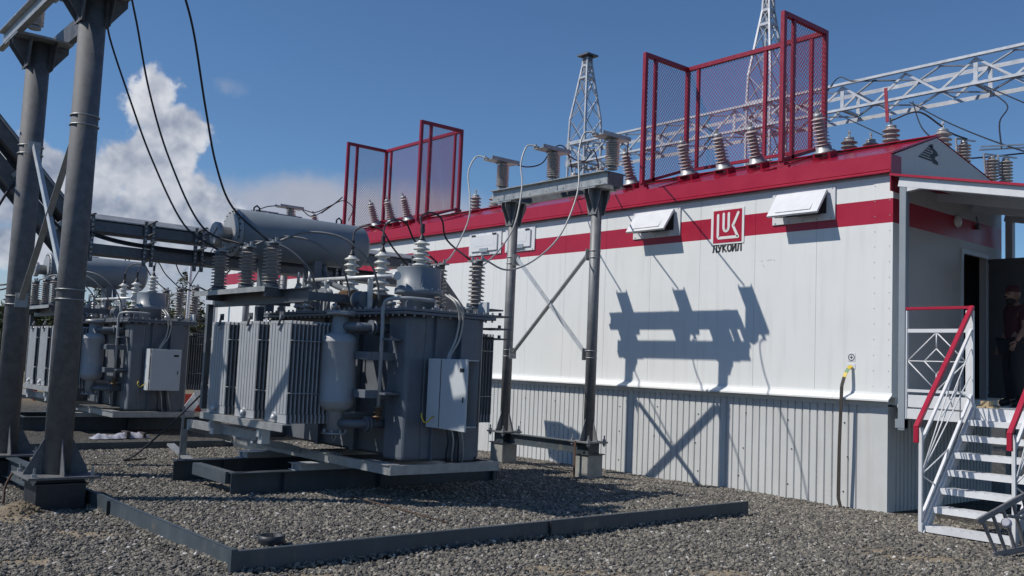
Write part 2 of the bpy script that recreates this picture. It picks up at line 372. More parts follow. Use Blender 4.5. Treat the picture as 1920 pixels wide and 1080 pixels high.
def spline(pts, k=6):
    """Catmull-Rom through the points"""
    P = [V(p) for p in pts]; P = [P[0]*2-P[1]]+P+[P[-1]*2-P[-2]]; out = []
    for i in range(1, len(P)-2):
        a,b,c,d = P[i-1:i+3]
        for j in range(k):
            t = j/k
            out.append(0.5*((2*b)+(c-a)*t+(2*a-5*b+4*c-d)*t*t+(3*b-a-3*c+d)*t**3))
    return out+[P[-2]]
def sheds(r_core, r_shed, z0, z1, n, taper=0.0, alt=False):
    """insulator profile with n drooping sheds"""
    pr = [(r_core*0.8, z0), (r_core, z0+0.004)]; h = (z1-z0)/n
    for i in range(n):
        z = z0+h*i; rs = r_shed*(1-taper*i/n)
        if alt and i % 2: rs = r_core+(rs-r_core)*0.72
        rc = r_core*(1-taper*i/n)
        pr += [(rc, z+h*0.18), (rs*0.985, z+h*0.26), (rs, z+h*0.36), (rs*0.95, z+h*0.46), (rc*1.08, z+h*0.74), (rc, z+h*0.86)]
    return pr+[(r_core*(1-taper), z1-0.003), (r_core*0.7, z1)]

# ------------------------------------------------------------------ ground
def sstep(a, b, x):
    t = max(0.0, min(1.0, (x-a)/(b-a))); return t*t*(3-2*t)
def gh(x, y):
    # the pit inside the low border boards is filled about a hand higher than outside
    inx = 1.0 if x < -0.6 else 0.0
    fx = inx if y < -2.15 else 1-sstep(-2.4, -0.5, x)
    fy = sstep(-8.40, -8.34, y)*(1-sstep(-1.9, -0.2, y))
    h = 0.092*fx*fy - 0.03*sstep(-1.6, -0.2, y)*(1-sstep(0.2, 1.2, x)*0.6)
    n = noise.noise((x*0.7, y*0.7, 0))*0.022 + noise.noise((x*2.3, y*2.3, 4))*0.012
    return h + n*(1.0 if abs(x) < 60 else 0)
def axis(lo, hi, step, ext): return [-e for e in ext[::-1]]+[lo+step*i for i in range(int((hi-lo)/step)+1)]+ext
xs = sorted(set(axis(-20, 6, 0.22, [60, 130, 400, 1500])+[-30, -40, 12, 25]+[-0.601, -0.585])); ys = sorted(set([-1500, -400, -130, -60, -30, -18]+[-12+0.22*i for i in range(64)]+[-8.41, -8.33, 4, 8, 14, 25, 60, 130, 400, 1500]))
gm = MB(); gm.v = [(x, y, gh(x, y)) for y in ys for x in xs]; nx = len(xs)
for j in range(len(ys)-1):
    for i in range(nx-1): gm.f.append([j*nx+i, j*nx+i+1, (j+1)*nx+i+1, (j+1)*nx+i]); gm.m.append(0); gm.sm.append(True)
ground = gm.build('ground', 'gravel_ground', None, 'structure')

# loose crushed stone lying on the near ground: geometry nodes scatter, one object
g2 = MB(); ax_ = [-9.5+0.18*i for i in range(72)]; ay_ = [-10.6+0.18*i for i in range(60)]
for j in range(len(ay_)-1):
    for i in range(len(ax_)-1):
        cx, cy = ax_[i]+.09, ay_[j]+.09
        if cy > -0.05 and cx < 0.3: continue
        if cx > 3.4 and cy < -6: continue
        q = [(ax_[i],ay_[j]),(ax_[i+1],ay_[j]),(ax_[i+1],ay_[j+1]),(ax_[i],ay_[j+1])]
        if any(abs(a+0.59) < 0.02 for a,b in q): pass
        g2.add([(a,b,gh(a,b)+0.004) for a,b in q], [(0,1,2,3)])
gravel = g2.build('gravel', 'crushed_stone', None, 'stuff')
gn = bpy.data.node_groups.new('gravel_scatter', 'GeometryNodeTree')
gn.interface.new_socket('Geometry', in_out='INPUT', socket_type='NodeSocketGeometry'); gn.interface.new_socket('Geometry', in_out='OUTPUT', socket_type='NodeSocketGeometry')
G = NB(gn); gi = gn.nodes.new('NodeGroupInput'); go = gn.nodes.new('NodeGroupOutput')
dist = G.n('GeometryNodeDistributePointsOnFaces', {'Mesh': gi.outputs[0], 'Density': 900.0, 'Seed': 3})
# sandy patches stay nearly bare of stones
posn = G.n('GeometryNodeInputPosition')
nzt = G.n('ShaderNodeTexNoise', {'Vector': posn.outputs[0], 'Scale': 2.2, 'Detail': 5.0, 'Roughness': 0.6})
gsx = G.n('ShaderNodeSeparateXYZ', {0: posn.outputs[0]})
dens = G.m('MULTIPLY', G.ramp(sandy(G, gsx, nzt.outputs[0]), [(0.0, 1.0), (0.35, 0.10)]), 1500.0)
gn.links.new(dens, dist.inputs['Density'])
shapes = []
for k, (sx_, sy_, sz_) in enumerate(((1, 0.75, 0.55), (0.85, 1.0, 0.7), (1.15, 0.7, 0.6), (0.8, 0.8, 0.75))):
    ico = G.n('GeometryNodeMeshIcoSphere', {'Radius': 0.5, 'Subdivisions': 2})
    ps = G.n('GeometryNodeInputPosition')
    wn = G.n('ShaderNodeTexVoronoi', {'Vector': G.n('ShaderNodeVectorMath', {0: ps.outputs[0], 1: (k*3.1, k*1.7, 2.0)}, operation='ADD').outputs[0], 'Scale': 2.1})
    off = G.n('ShaderNodeVectorMath', {0: ps.outputs[0], 3: G.m('SUBTRACT', G.m('MULTIPLY', wn.outputs['Distance'], 1.1), 0.45)}, operation='SCALE')
    sp = G.n('GeometryNodeSetPosition', {'Geometry': ico.outputs[0], 'Offset': off.outputs[0]})
    tr = G.n('GeometryNodeTransform', {'Geometry': sp.outputs[0], 'Scale': (sx_, sy_, sz_)})
    sm_ = G.n('GeometryNodeSetMaterial', {'Geometry': tr.outputs[0], 'Material': MATS['crushed_stone']})
    shapes.append(G.n('GeometryNodeGeometryToInstance', {'Geometry': sm_.outputs[0]}))
jn = gn.nodes.new('GeometryNodeJoinGeometry')
for s_ in shapes: gn.links.new(s_.outputs[0], jn.inputs[0])
rv = G.n('FunctionNodeRandomValue', data_type='FLOAT_VECTOR'); rv.inputs[0].default_value = (-0.6, -0.6, 0); rv.inputs[1].default_value = (0.6, 0.6, 6.283)
rs = G.n('FunctionNodeRandomValue', data_type='FLOAT'); rs.inputs[2].default_value = 0.0; rs.inputs[3].default_value = 1.0
scl = G.m('ADD', 0.016, G.m('MULTIPLY', G.m('POWER', rs.outputs[1], 2.6), 0.032))
inst = G.n('GeometryNodeInstanceOnPoints', {'Points': dist.outputs[0], 'Instance': jn.outputs[0], 'Pick Instance': True, 'Rotation': rv.outputs[0], 'Scale': scl})
gn.links.new(inst.outputs[0], go.inputs[0])
gravel.modifiers.new('scatter', 'NODES').node_group = gn

# ------------------------------------------------------------------ substation building
bld = thing('substation_building', 'long white panel building with red band, red roof edge and company sign', 'building', (0,0,0))
ZB, ZT, B0, B1 = 1.42, 4.29, 3.655, 3.97      # panel bottom, top, red band
XL = -21.5
pm = MB()
def wall_piece(x0, x1, z0, z1, m): pm.box(x0, x1, 0.0, 0.08, z0, z1, m)
for z0, z1, m in ((ZB, B0, 0), (B0, B1, 1), (B1, ZT, 0)): wall_piece(-1.049, -0.054, z0, z1, m)
first = pm.build('wall_panel', ['white_panel', 'red_paint'], bld)
for k in range(1, 21): copy_part(first, bld, (-k*0.9995, 0, 0))
pm = MB().box(XL, 0.0, 0.09, 0.12, ZB, ZT)     # dark joint backing
pm.build('wall_backing', 'grey_print', bld)
# near corner trim, wrapping onto the gable
pm = MB()
for z0, z1, m in ((ZB, B0, 0), (B0, B1, 1), (B1, ZT, 0)):
    pm.box(-0.215, 0.046, -0.006, -0.001, z0, z1, m); pm.box(0.041, 0.046, -0.001, 0.17, z0, z1, m)
pm.build('corner_trim', ['white_panel', 'red_paint'], bld)
# gable (end) wall with a door opening Y 1.96..2.70, Z 1.42..3.47
YB = 3.24
pm = MB()
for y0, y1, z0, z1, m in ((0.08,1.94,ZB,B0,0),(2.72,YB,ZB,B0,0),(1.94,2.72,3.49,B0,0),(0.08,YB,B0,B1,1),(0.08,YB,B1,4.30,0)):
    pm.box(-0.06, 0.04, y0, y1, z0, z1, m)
pm.build('gable_wall', ['gable_shade_white', 'red_paint'], bld)
EZ = 4.535; RZ = 4.985; RY = 1.16
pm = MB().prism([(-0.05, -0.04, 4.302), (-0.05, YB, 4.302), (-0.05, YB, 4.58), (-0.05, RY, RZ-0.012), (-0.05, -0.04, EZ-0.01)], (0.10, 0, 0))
pm.build('gable_panel', 'gable_shade_white', bld)
MB().box(XL, 0.03, YB-0.08, YB, ZB, 4.55).box(XL, 0.02, 0.13, YB-0.09, ZB-0.1, ZB).box(XL-0.05, XL, 0.0, YB, ZB, 4.5).build('rear_wall', 'white_panel', bld)
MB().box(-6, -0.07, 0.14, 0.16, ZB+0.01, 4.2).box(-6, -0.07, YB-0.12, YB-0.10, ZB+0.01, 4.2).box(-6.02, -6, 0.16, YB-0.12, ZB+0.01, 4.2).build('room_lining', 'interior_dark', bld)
# roof: sheets between raised seams
m_ = MB()
for i in range(11):
    x1 = 0.06-i*1.97; x0 = x1-1.96
    m_.add([(x0,-0.075,EZ),(x1,-0.075,EZ),(x1,RY,RZ),(x0,RY,RZ),(x0,YB+0.1,4.575),(x1,YB+0.1,4.575)], [(0,1,2,3),(3,2,5,4)], 0)
m_.build('roof', 'red_roof', bld)
x = 0.065
sm0 = MB().prism([(x-.012,-0.08,EZ+.004),(x+.012,-0.08,EZ+.004),(x+.012,RY,RZ+.004),(x-.012,RY,RZ+.004)], (0,0,0.02)).build('roof_seam', 'red_roof', bld)
for i in range(1,12): copy_part(sm0, bld, (-i*1.97,0,0))
m_ = MB().bar((XL, RY, RZ+.01), (0.07, RY, RZ+.01), 0.16, 0.012); m_.build('ridge_cap', 'red_roof', bld)
# red fascia: three lengths with a folded drip lip
for x0, x1 in ((-7.6, 0.048), (-14.6, -7.606), (XL, -14.606)):
    m_ = MB().box(x0, x1, -0.085, -0.07, 4.335, 4.545).box(x0, x1, -0.085, -0.03, 4.545, 4.551)
    m_.prism([(x0,-0.07,4.335),(x0,-0.10,4.315),(x0,-0.10,4.295),(x0,-0.02,4.295),(x0,-0.02,4.335)], (x1-x0,0,0))
    m_.build('fascia', 'red_paint', bld)
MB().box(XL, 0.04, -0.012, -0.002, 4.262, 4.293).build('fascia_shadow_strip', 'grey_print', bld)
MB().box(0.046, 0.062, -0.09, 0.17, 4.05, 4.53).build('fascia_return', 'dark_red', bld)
# drip flange over the skirting
m_ = MB()
for x0, x1 in ((-0.72, 0.055), (-7.2, -0.724), (-14.3, -7.204), (XL, -14.304)):
    m_.prism([(x0,0.0,1.475),(x0,-0.006,1.475),(x0,-0.012,1.45),(x0,-0.105,1.385),(x0,-0.105,1.365),(x0,-0.098,1.365),(x0,0.0,1.44)], (x1-x0,0,0))
m_.build('drip_flange', 'white_panel', bld)
MB().box(XL, -0.02, 0.0, 0.2, 1.30, 1.364).build('floor_rail', 'skirt_sheet', bld)
# corrugated skirting: profiled sheet, ribs about 0.115 m apart
pr = []; x = -8.05
while x < -0.36:
    pr += [(x,0.035),(x+0.008,0.058),(x+0.016,0.058),(x+0.024,0.035)]; x += 0.115
pr = [(-8.4,0.035)]+pr+[(-0.32,0.035)]
m_ = MB()
for (a0,b0),(a1,b1) in zip(pr[:-1], pr[1:]): m_.add([(a0,b0,-0.2),(a1,b1,-0.2),(a1,b1,1.33),(a0,b0,1.33)], [(0,1,2,3)])
m_.build('skirting_sheet', 'skirt_sheet', bld)
MB().box(XL, -8.4, 0.035, 0.06, -0.2, 1.33).build('skirting_sheet', 'skirt_sheet', bld)
MB().box(-0.319, -0.02, 0.030, 0.06, -0.2, 1.325).box(-0.05, -0.02, 0.06, 0.2, -0.2, 1.325).build('skirting_corner', 'skirt_sheet', bld)
m_ = MB(); y = 0.2
while y < 3.1:
    m_.box(-0.05, -0.035, y, y+0.06, -0.2, 1.33).box(-0.05, -0.05+.001, y+0.06, y+0.10, -0.2, 1.33); y += 0.1
m_.build('skirting_end_sheet', 'skirt_sheet', bld)
m_ = MB(); random.seed(11)
for x in [-0.62-0.805*i for i in range(9)]:
    for z in (0.16, 0.62, 1.05):
        m_.bolt((x+random.uniform(-.06,.06), 0.036, z+random.uniform(-.04,.04)), (0,-1,0), 0.011, 0.008)
m_.build('screws', 'black_print', bld, 'stuff')
# hatches
def hatch(x0, x1, open_):
    fr = MB().box(x0, x1, -0.022, -0.001, 3.765, 4.225, 0, 0.004)
    for i in range(5):
        for z in (3.79, 4.20): fr.bolt((x0+.05+(x1-x0-.1)*i/4, -0.022, z), (0,-1,0), 0.012, 0.006, 1)
    f = fr.build('hatch_frame', ['white_metal', 'grey_print'], bld)
    w = x1-x0; a, b_ = x0+0.10, x1-0.10
    if not open_:
        d = MB().box(a, b_, -0.05, -0.0225, 3.84, 4.16, 0, 0.005).box(a+.1, b_-.1, -0.0525, -0.0505, 3.94, 4.10)
        d.box(a+.02, a+.14, -0.06, -0.0505, 4.145, 4.175, 1).box(b_-.14, b_-.02, -0.06, -0.0505, 4.145, 4.175, 1)
        d.box((a+b_)/2-.12, (a+b_)/2+.14, -0.063, -0.0505, 3.82, 3.90, 2, 0.004)
        d.build('hatch_flap', ['white_metal', 'dark_steel', 'alu'], f)
    else:
        # flap hinged at the top, its lower edge pushed outward, with side cheeks
        MB().box(a+.03, b_-.03, -0.0235, -0.0225, 3.86, 4.13).build('hatch_opening', 'dark_steel', f)
        top = V((0,-0.04,4.165)); bot = V((0,-0.26,3.86)); 
        d = MB().prism([(a,top.y,top.z),(a,bot.y,bot.z),(a,bot.y-.02,bot.z-.03),(a,bot.y-.045,bot.z-.01),(a,top.y-.03,top.z+.02)], (b_-a,0,0))
        n_ = V((0,-0.305,0.22)).normalized()*0.0
        d.prism([(a+.12,-0.118,4.08),(a+.12,-0.262,3.88),(a+.12,-0.290,3.895),(a+.12,-0.126,4.085)], (b_-a-.24,0,0), 0)
        d.box(a+.02, a+.2, -0.046, -0.023, 4.165, 4.185, 1).box(b_-.2, b_-.02, -0.046, -0.023, 4.165, 4.185, 1)
        d.box(a+.06, a+.22, -0.20, -0.17, 3.835, 3.86, 2).box((a+b_)/2-.05, b_-.1, -0.16, -0.06, 3.845, 3.865, 1)
        d.build('hatch_flap', ['white_metal', 'dark_steel', 'alu'], f)
for x0, x1, o_ in ((-1.755, -0.765, True), (-4.43, -3.44, True), (-7.72, -6.87, False), (-8.85, -7.84, False)): hatch(x0, x1, o_)
# company sign: red emblem board with raised white letters and the word below
sg = MB().box(-2.845, -2.245, -0.010, -0.001, 3.56, 4.10, 0).box(-2.80, -2.285, -0.014, -0.0102, 3.585, 4.075, 1)
sg = sg.build('sign_board', ['white_panel', 'red_paint'], bld)
def strokes(mb, polys, wd, y0, y1, m=0):
    for pl in polys:
        for (xa,za),(xb,zb) in zip(pl[:-1], pl[1:]):
            d = V((xb-xa,0,zb-za)).normalized(); nrm = V((-d.z,0,d.x))*wd/2; e = d*0.0
            q = [V((xa,y0,za))-e+nrm, V((xa,y0,za))-e-nrm, V((xb,y0,zb))+e-nrm, V((xb,y0,zb))+e+nrm]
            mb.prism(q, (0,y1-y0,0), m)
        for xa,za in pl:
            mb.lathe([(wd/2,0),(wd/2,abs(y1-y0)*0.97)], (xa,y0,za), (0,-1,0) if y1<y0 else (0,1,0), 14, m, True, False)
X0, Z0, S = -2.80, 3.585, 0.49          # emblem square
def e2(u, v): return (X0+u*0.515, Z0+v*S)
lg = MB()
L_ = [e2(.17,.86), e2(.17,.20), e2(.20,.15), e2(.88,.15), e2(.70,.50), e2(.88,.88)]
U_ = [e2(.37,.88), e2(.37,.46), e2(.40,.38), e2(.46,.35), e2(.52,.38), e2(.55,.46), e2(.55,.88)]
K_ = [e2(.72,.88), e2(.72,.62)]
strokes(lg, [L_, U_], 0.042, -0.0145, -0.018)
lg.build('emblem_letters', 'white_panel', sg)
# black word, six letters about 0.12 m high
tx = MB(); cw, chh = 0.066, 0.108; zz = 3.452; xx = -2.805; gapx = 0.089
def T(pl, k): return [[(xx+k*gapx+u*cw, zz+v*chh) for u,v in p] for p in pl]
glyph = {'L': [[(0,.02),(.12,.1),(.3,1),(.95,1),(.95,0)]],
         'U': [[(0,1),(.45,.42)],[(1,1),(.45,.12),(.25,0),(.05,.04)]],
         'K': [[(.05,0),(.05,1)],[(.9,1),(.12,.5),(.95,0)]],
         'O': [[(.5+.5*cos(a*pi/8), .5+.5*sin(a*pi/8)) for a in range(17)]],
         'J': [[(0,1),(0,0),(.9,1),(.9,0)],[(.2,1.42),(.45,1.28),(.7,1.42)]]}
for k, g_ in enumerate('LUKOJL'): strokes(tx, T(glyph[g_], k), 0.026, -0.0005, -0.004)
tx.build('sign_lettering', 'black_print', sg)
# gable emblem (flat print): striped half triangle, dark wave, faint words
em = MB(); ex = 0.053
def gp(u, v): return (ex, 0.62+u*0.70, 4.62+v*0.22)
for k in range(6):
    v0 = k/6; v1 = v0+0.105; h0 = .5*(1-v0)**1.0
    em.prism([gp(.02+.46*v0, v0), gp(.55, v0), gp(.55, v1), gp(.02+.46*v1, v1)], (0.002,0,0))
wv = [(.60,-.08),(.82,-.1),(.80,.1),(.68,.22),(.70,.36),(.82,.50),(.76,.72),(.62,.86),(.60,1.1),(.46,1.0),(.52,.80),(.62,.62),(.58,.50),(.50,.34),(.56,.14)]
em.prism([gp(*p) for p in wv], (0.002,0,0))
for k in range(4): em.prism([gp(.86+.02*(k%2), .05+.22*k), gp(1.02-.05*k, .05+.22*k), gp(1.02-.05*k, .13+.22*k), gp(.86+.02*(k%2), .13+.22*k)], (0.0015,0,0), 1)
em.build('gable_emblem', ['black_print', 'grey_print'], bld)
mk = MB()
for x_, z_, w_, h_ in ((-1.93,3.27,.02,.008),(-1.80,3.275,.09,.004),(-1.90,3.20,.006,.014),(-1.88,3.17,.006,.008),(-2.05,3.275,.008,.006),(-1.72,3.27,.02,.006)):
    mk.box(x_-w_/2, x_+w_/2, -0.0012, -0.0004, z_-h_/2, z_+h_/2)
mk.build('scuff_marks', 'rust', bld, 'stuff')
ps = MB()
for q_ in range(14):
    ps.bolt((-0.20,-0.006,1.55+q_*.20),(0,-1,0),0.007,0.004)
    ps.bolt((0.005,-0.006,1.55+q_*.20),(0,-1,0),0.007,0.004)
ps.build('trim_rivets', 'grey_print', bld, 'stuff')
# earthing mark and strap
ea = MB().box(-0.565, -0.455, -0.004, -0.001, 1.86, 1.97, 0)
rg = [(-0.51+0.042*cos(a*pi/8), 1.915+0.042*sin(a*pi/8)) for a in range(17)]
strokes(ea, [rg, [(-0.53,1.915),(-0.49,1.915)], [(-0.51,1.895),(-0.51,1.938)]], 0.009, -0.0045, -0.006, 1)
ea.box(-0.565, -0.455, -0.005, -0.001, 1.76, 1.83, 0)
ea.build('earthing_label', ['white_metal', 'black_print'], bld)
st = MB()
sp_ = [(-0.50,-0.02,1.805),(-0.520,-0.065,1.765),(-0.532,-0.095,1.715),(-0.543,-0.118,1.655),(-0.565,-0.138,1.54),(-0.585,-0.145,0.75),(-0.60,-0.13,0.10),(-0.56,-0.12,-0.06)]
for i in range(len(sp_)-1):
    st.bar(sp_[i], sp_[i+1], 0.045, 0.008, (0,-1,0), (1,2,1,0,0,0,0)[i])
st.build('earthing_strap', ['strap_steel', 'yellow', 'green'], bld)
# wall lamp, name plate, door frame, door, sensor on the gable
MB().lathe([(0.085,0),(0.09,0.02),(0.08,0.045),(0.05,0.06),(0.01,0.065)], (0.041,1.764,3.90), (1,0,0), 20).build('wall_lamp', 'glass_globe', bld)
MB().box(0.041, 0.046, 1.66, 1.79, 2.90, 3.05).build('name_plate', 'grey_print', bld)
MB().box(0.041,0.09,2.35,2.40,3.86,3.93).tube([(0.07,2.37,3.93),(0.05,2.37,4.05)],0.008,6).build('door_sensor', 'galv_dark', bld)
m_ = MB().box(0.041,0.06,1.90,1.96,ZB,3.53).box(0.041,0.06,2.70,2.76,ZB,3.53).box(0.041,0.06,1.96,2.70,3.47,3.53)
m_.build('door_frame', 'porch_grey', bld)
dl = MB().box(0.065, 0.82, 2.715, 2.765, 1.45, 3.46, 0, 0.004).box(0.12,0.76,2.709,2.7145,1.55,3.36).build('door', 'door_dark', bld)
MB().bar((0.74,2.69,2.46),(0.62,2.69,2.46),0.02,0.02).bar((0.74,2.713,2.46),(0.74,2.68,2.46),0.02,0.02).build('handle', 'alu', dl)
MB().bar((0.068,2.72,1.5),(0.068,2.72,3.4),0.02,0.02).build('hinge', 'alu', dl)

# ------------------------------------------------------------------ entrance porch (landing + canopy)
por = thing('entrance_porch', 'white steel landing with sloping canopy in front of the open door', 'porch', (1.1,1.5,0))
MB().bar((0.205,-0.02,1.02),(0.205,-0.02,4.12),0.09,0.09,(0,1,0)).build('column', 'column_grey', por, bevel=0.006)
MB().bar((0.19,-0.02,1.16),(0.19,-0.02,1.05),0.12,0.10,(0,1,0)).build('column_foot', 'column_grey', por)
MB().bar((0.20,3.15,-0.05),(0.20,3.15,4.1),0.10,0.10,(0,1,0)).build('column', 'porch_grey', por)
MB().bar((4.5,3.15,-0.05),(4.5,3.15,3.19),0.10,0.10,(0,1,0)).build('column', 'porch_grey', por)  # outer columns out of view, added under the lengthened canopy
MB().bar((4.5,-0.03,-0.05),(4.5,-0.03,3.17),0.10,0.10,(0,1,0)).build('column', 'porch_grey', por)
def cz(x): return 4.165-(x-0.22)*0.205
MB().bar((0.15,-0.03,cz(0.15)-0.02),(4.6,-0.03,cz(4.6)-0.02),0.08,0.13).build('canopy_front_beam', 'white_metal', por, bevel=0.005)
MB().prism([(0.26,-0.07,4.02),(0.42,-0.07,cz(.42)-.085),(0.26,-0.07,cz(.26)-.085)],(0,0.08,0)).build('canopy_gusset', 'white_metal', por)
for yy in (1.05, 2.1, 3.15):
    MB().bar((0.13,yy,cz(0.13)-0.06),(4.6,yy,cz(4.6)-0.06),0.06,0.10).build('canopy_rafter', 'porch_grey', por)
MB().prism([(0.065,-0.10,cz(.065)+.048),(4.7,-0.10,cz(4.7)+.048),(4.7,-0.10,cz(4.7)+.062),(0.065,-0.10,cz(.065)+.062)],(0,3.4,0)).build('canopy_sheet', 'porch_grey', por)  # sheet lengthened past the view to shade the end wall
MB().prism([(0.05,-0.115,cz(.05)+.046),(4.7,-0.115,cz(4.7)+.046),(4.7,-0.115,cz(4.7)+.075),(0.05,-0.115,cz(.05)+.075)],(0,0.012,0)).build('canopy_edge_trim', 'red_paint', por)
MB().bar((0.075,-0.02,4.23),(0.075,3.3,4.23),0.02,0.06).build('canopy_flashing', 'dark_red', por)
# landing
MB().box(0.12,2.15,0.0,3.1,1.30,1.345).build('landing_plate', 'porch_grey', por)
MB().box(0.20,1.04,-0.035,-0.005,1.315,1.465).build('toe_board', 'white_metal', por, bevel=0.003)
MB().box(0.20,1.04,-0.045,-0.005,1.17,1.295).build('landing_beam', 'white_metal', por, bevel=0.003)
MB().box(0.20,0.26,0.0,3.1,1.17,1.295).build('landing_beam', 'white_metal', por)
MB().box(2.05,2.11,0.0,3.1,1.17,1.295).build('landing_beam', 'white_metal', por)
for x in (0.35, 1.9):
    MB().bar((x,2.9,-0.05),(x,2.9,1.17),0.08,0.08,(0,1,0)).build('landing_leg', 'galv_dark', por)

MB().box(1.095,1.995,-0.03,-0.002,1.19,1.35).build('landing_edge', 'white_metal', por)
# railing along the landing front: posts, red rail, nested diamonds
rl = thing('landing_railing', 'white landing railing with nested diamond bars under a straight red rail', 'railing', (0.63,-0.03,1.32))
MB().bar((0.245,-0.03,1.17),(0.245,-0.03,2.51),0.045,0.045,(0,1,0)).build('post', 'white_metal', rl)
MB().bar((1.02,-0.03,1.17),(1.02,-0.03,2.50),0.06,0.045,(0,1,0)).build('post', 'white_metal', rl)
MB().bar((0.20,-0.03,2.535),(1.06,-0.03,2.535),0.055,0.035).build('top_rail', 'red_paint', rl, bevel=0.004)
MB().bar((0.268,-0.03,2.26),(0.99,-0.03,2.26),0.03,0.045).build('mid_rail', 'white_metal', rl)
MB().bar((0.268,-0.03,1.52),(0.99,-0.03,1.52),0.03,0.035).build('mid_rail', 'white_metal', rl)
m_ = MB(); cx, cz0 = 0.63, 1.885
def dia(mb, hw, hh):
    P_ = [(cx-hw,-0.03,cz0),(cx,-0.03,cz0+hh),(cx+hw,-0.03,cz0),(cx,-0.03,cz0-hh)]
    for i in range(4): mb.tube([P_[i],P_[(i+1)%4]],0.008,6)
dia(m_, 0.36, 0.355); dia(m_, 0.15, 0.155); m_.tube([(cx-.36,-0.03,cz0),(cx+.36,-0.03,cz0)],0.008,6); m_.tube([(cx,-0.03,cz0+.155),(cx,-0.03,cz0+.355)],0.008,6); m_.tube([(cx,-0.03,cz0-.155),(cx,-0.03,cz0-.355)],0.008,6)
m_.build('diamond_bars', 'white_metal', rl)

# stairs
SX0, SX1 = 1.08, 2.0
stt = thing('entrance_stairs', 'white steel open tread stairs leading up to the landing', 'stairs', (1.54,-0.7,0))
def stringer(x):
    return MB().prism([(x,-1.30,-0.02),(x,-1.18,-0.02),(x,0.0,1.17),(x,0.0,1.40),(x,-0.10,1.36),(x,-1.30,0.10)],(0.012,0,0)).build('stringer', 'porch_grey', stt)
stringer(SX0); stringer(SX1)
MB().bar((SX0+.006,-1.30,0.0),(SX0+.006,-0.08,1.345),0.05,0.012,(0,-1,1)).build('stringer_flange', 'white_metal', stt)
for k, (y, z) in enumerate(((-1.24,0.07),(-1.06,0.26),(-0.90,0.455),(-0.73,0.645),(-0.56,0.835),(-0.39,1.025),(-0.22,1.20))):
    t_ = MB().box(SX0+.014, SX1-.001, y-0.02, y+0.21, z, z+0.012).box(SX0+.014, SX1-.001, y-0.022, y-0.016, z-0.05, z+0.012)
    for q in range(9):   # pierced anti-slip edge
        x = SX0+.06+q*0.098; t_.box(x, x+0.05, y-0.02, y+0.0, z+0.012, z+0.018)
    t_.build('tread', 'white_metal', stt)
def stair_rail(x, label):
    r = thing('stair_railing', label, 'railing', (x,-0.65,0.6), 'red topped stair railings')
    MB().bar((x,-1.28,0.02),(x,-1.28,1.13),0.035,0.035,(0,1,0)).build('post', 'white_metal', r)
    MB().bar((x,-0.05,1.30),(x,-0.05,2.50),0.04,0.04,(0,1,0)).build('post', 'white_metal', r)
    MB().bar((x+.005,-1.40,1.135),(x+.005,-0.06,2.545),0.055,0.04,(0,-1,1)).bar((x+.005,-1.395,1.15),(x+.005,-1.395,0.97),0.055,0.03,(0,1,0)).build('hand_rail', 'red_paint', r, bevel=0.004)
    MB().bar((x,-1.27,0.98),(x,-0.07,2.27),0.03,0.03,(0,-1,1)).build('mid_rail', 'white_metal', r)
    MB().bar((x,-1.26,0.17),(x,-0.07,1.50),0.03,0.03,(0,-1,1)).build('mid_rail', 'white_metal', r)
    b = MB(); foot = (x,-1.27,0.62)
    for q in ((x,-0.08,2.05),(x,-0.40,1.92),(x,-0.60,0.90),(x,-0.10,1.72)): b.tube([foot,q],0.008,6)
    b.tube([(x,-0.80,1.25),(x,-0.45,1.55),(x,-0.10,1.45)],0.008,6); b.tube([(x,-0.95,0.50),(x,-1.27,0.62)],0.008,6)
    b.tube([(x,-0.70,1.60),(x,-0.55,1.36),(x,-0.35,1.72),(x,-0.35,1.20)],0.008,6)
    b.build('bars', 'white_metal', r); return r
stair_rail(1.065, 'white stair railing with sloping red handrail beside the landing railing')
stair_rail(2.03, 'white stair railing with red handrail on the outer side of the stairs, near the ladder')

# ladder lying on its side by the stairs
ld = thing('step_ladder', 'grey metal ladder lying on its edge beside the foot of the stairs', 'ladder', (2.35,-1.3,0))
A0, A1 = V((2.047,-2.142,0.331)), V((2.65,-0.66,1.02)); B0_, B1_ = V((2.129,-2.002,0.02)), V((2.62,-0.52,0.20))
MB().bar(A0,A1,0.03,0.055).build('rail', 'ladder_steel', ld, bevel=0.004); MB().bar(B0_,B1_,0.03,0.055).build('rail', 'ladder_steel', ld, bevel=0.004)
rung = None
for k in range(13):
    t = 0.03+k*0.078; MB().bar(A0.lerp(A1,t),B0_.lerp(B1_,t),0.028,0.022).build('rung', 'ladder_steel', ld)
MB().bar(A0.lerp(A1,.3)+V((0,-.05,-.16)),A0.lerp(A1,.95)+V((0,-.05,.0)),0.025,0.03).bar(A0.lerp(A1,.25)+V((0,-.06,-.12)),A0.lerp(A1,.6)+V((.1,-.06,-.42)),0.025,0.03).build('brace', 'ladder_steel', ld)
MB().lathe([(0.02,0),(0.045,.02),(0.05,.05),(0.03,.08)],A0.lerp(A1,.24)+V((0,-.05,-.19)),(0.2,-.9,.3),10).build('rag_knot', 'plastic_sheet', ld)

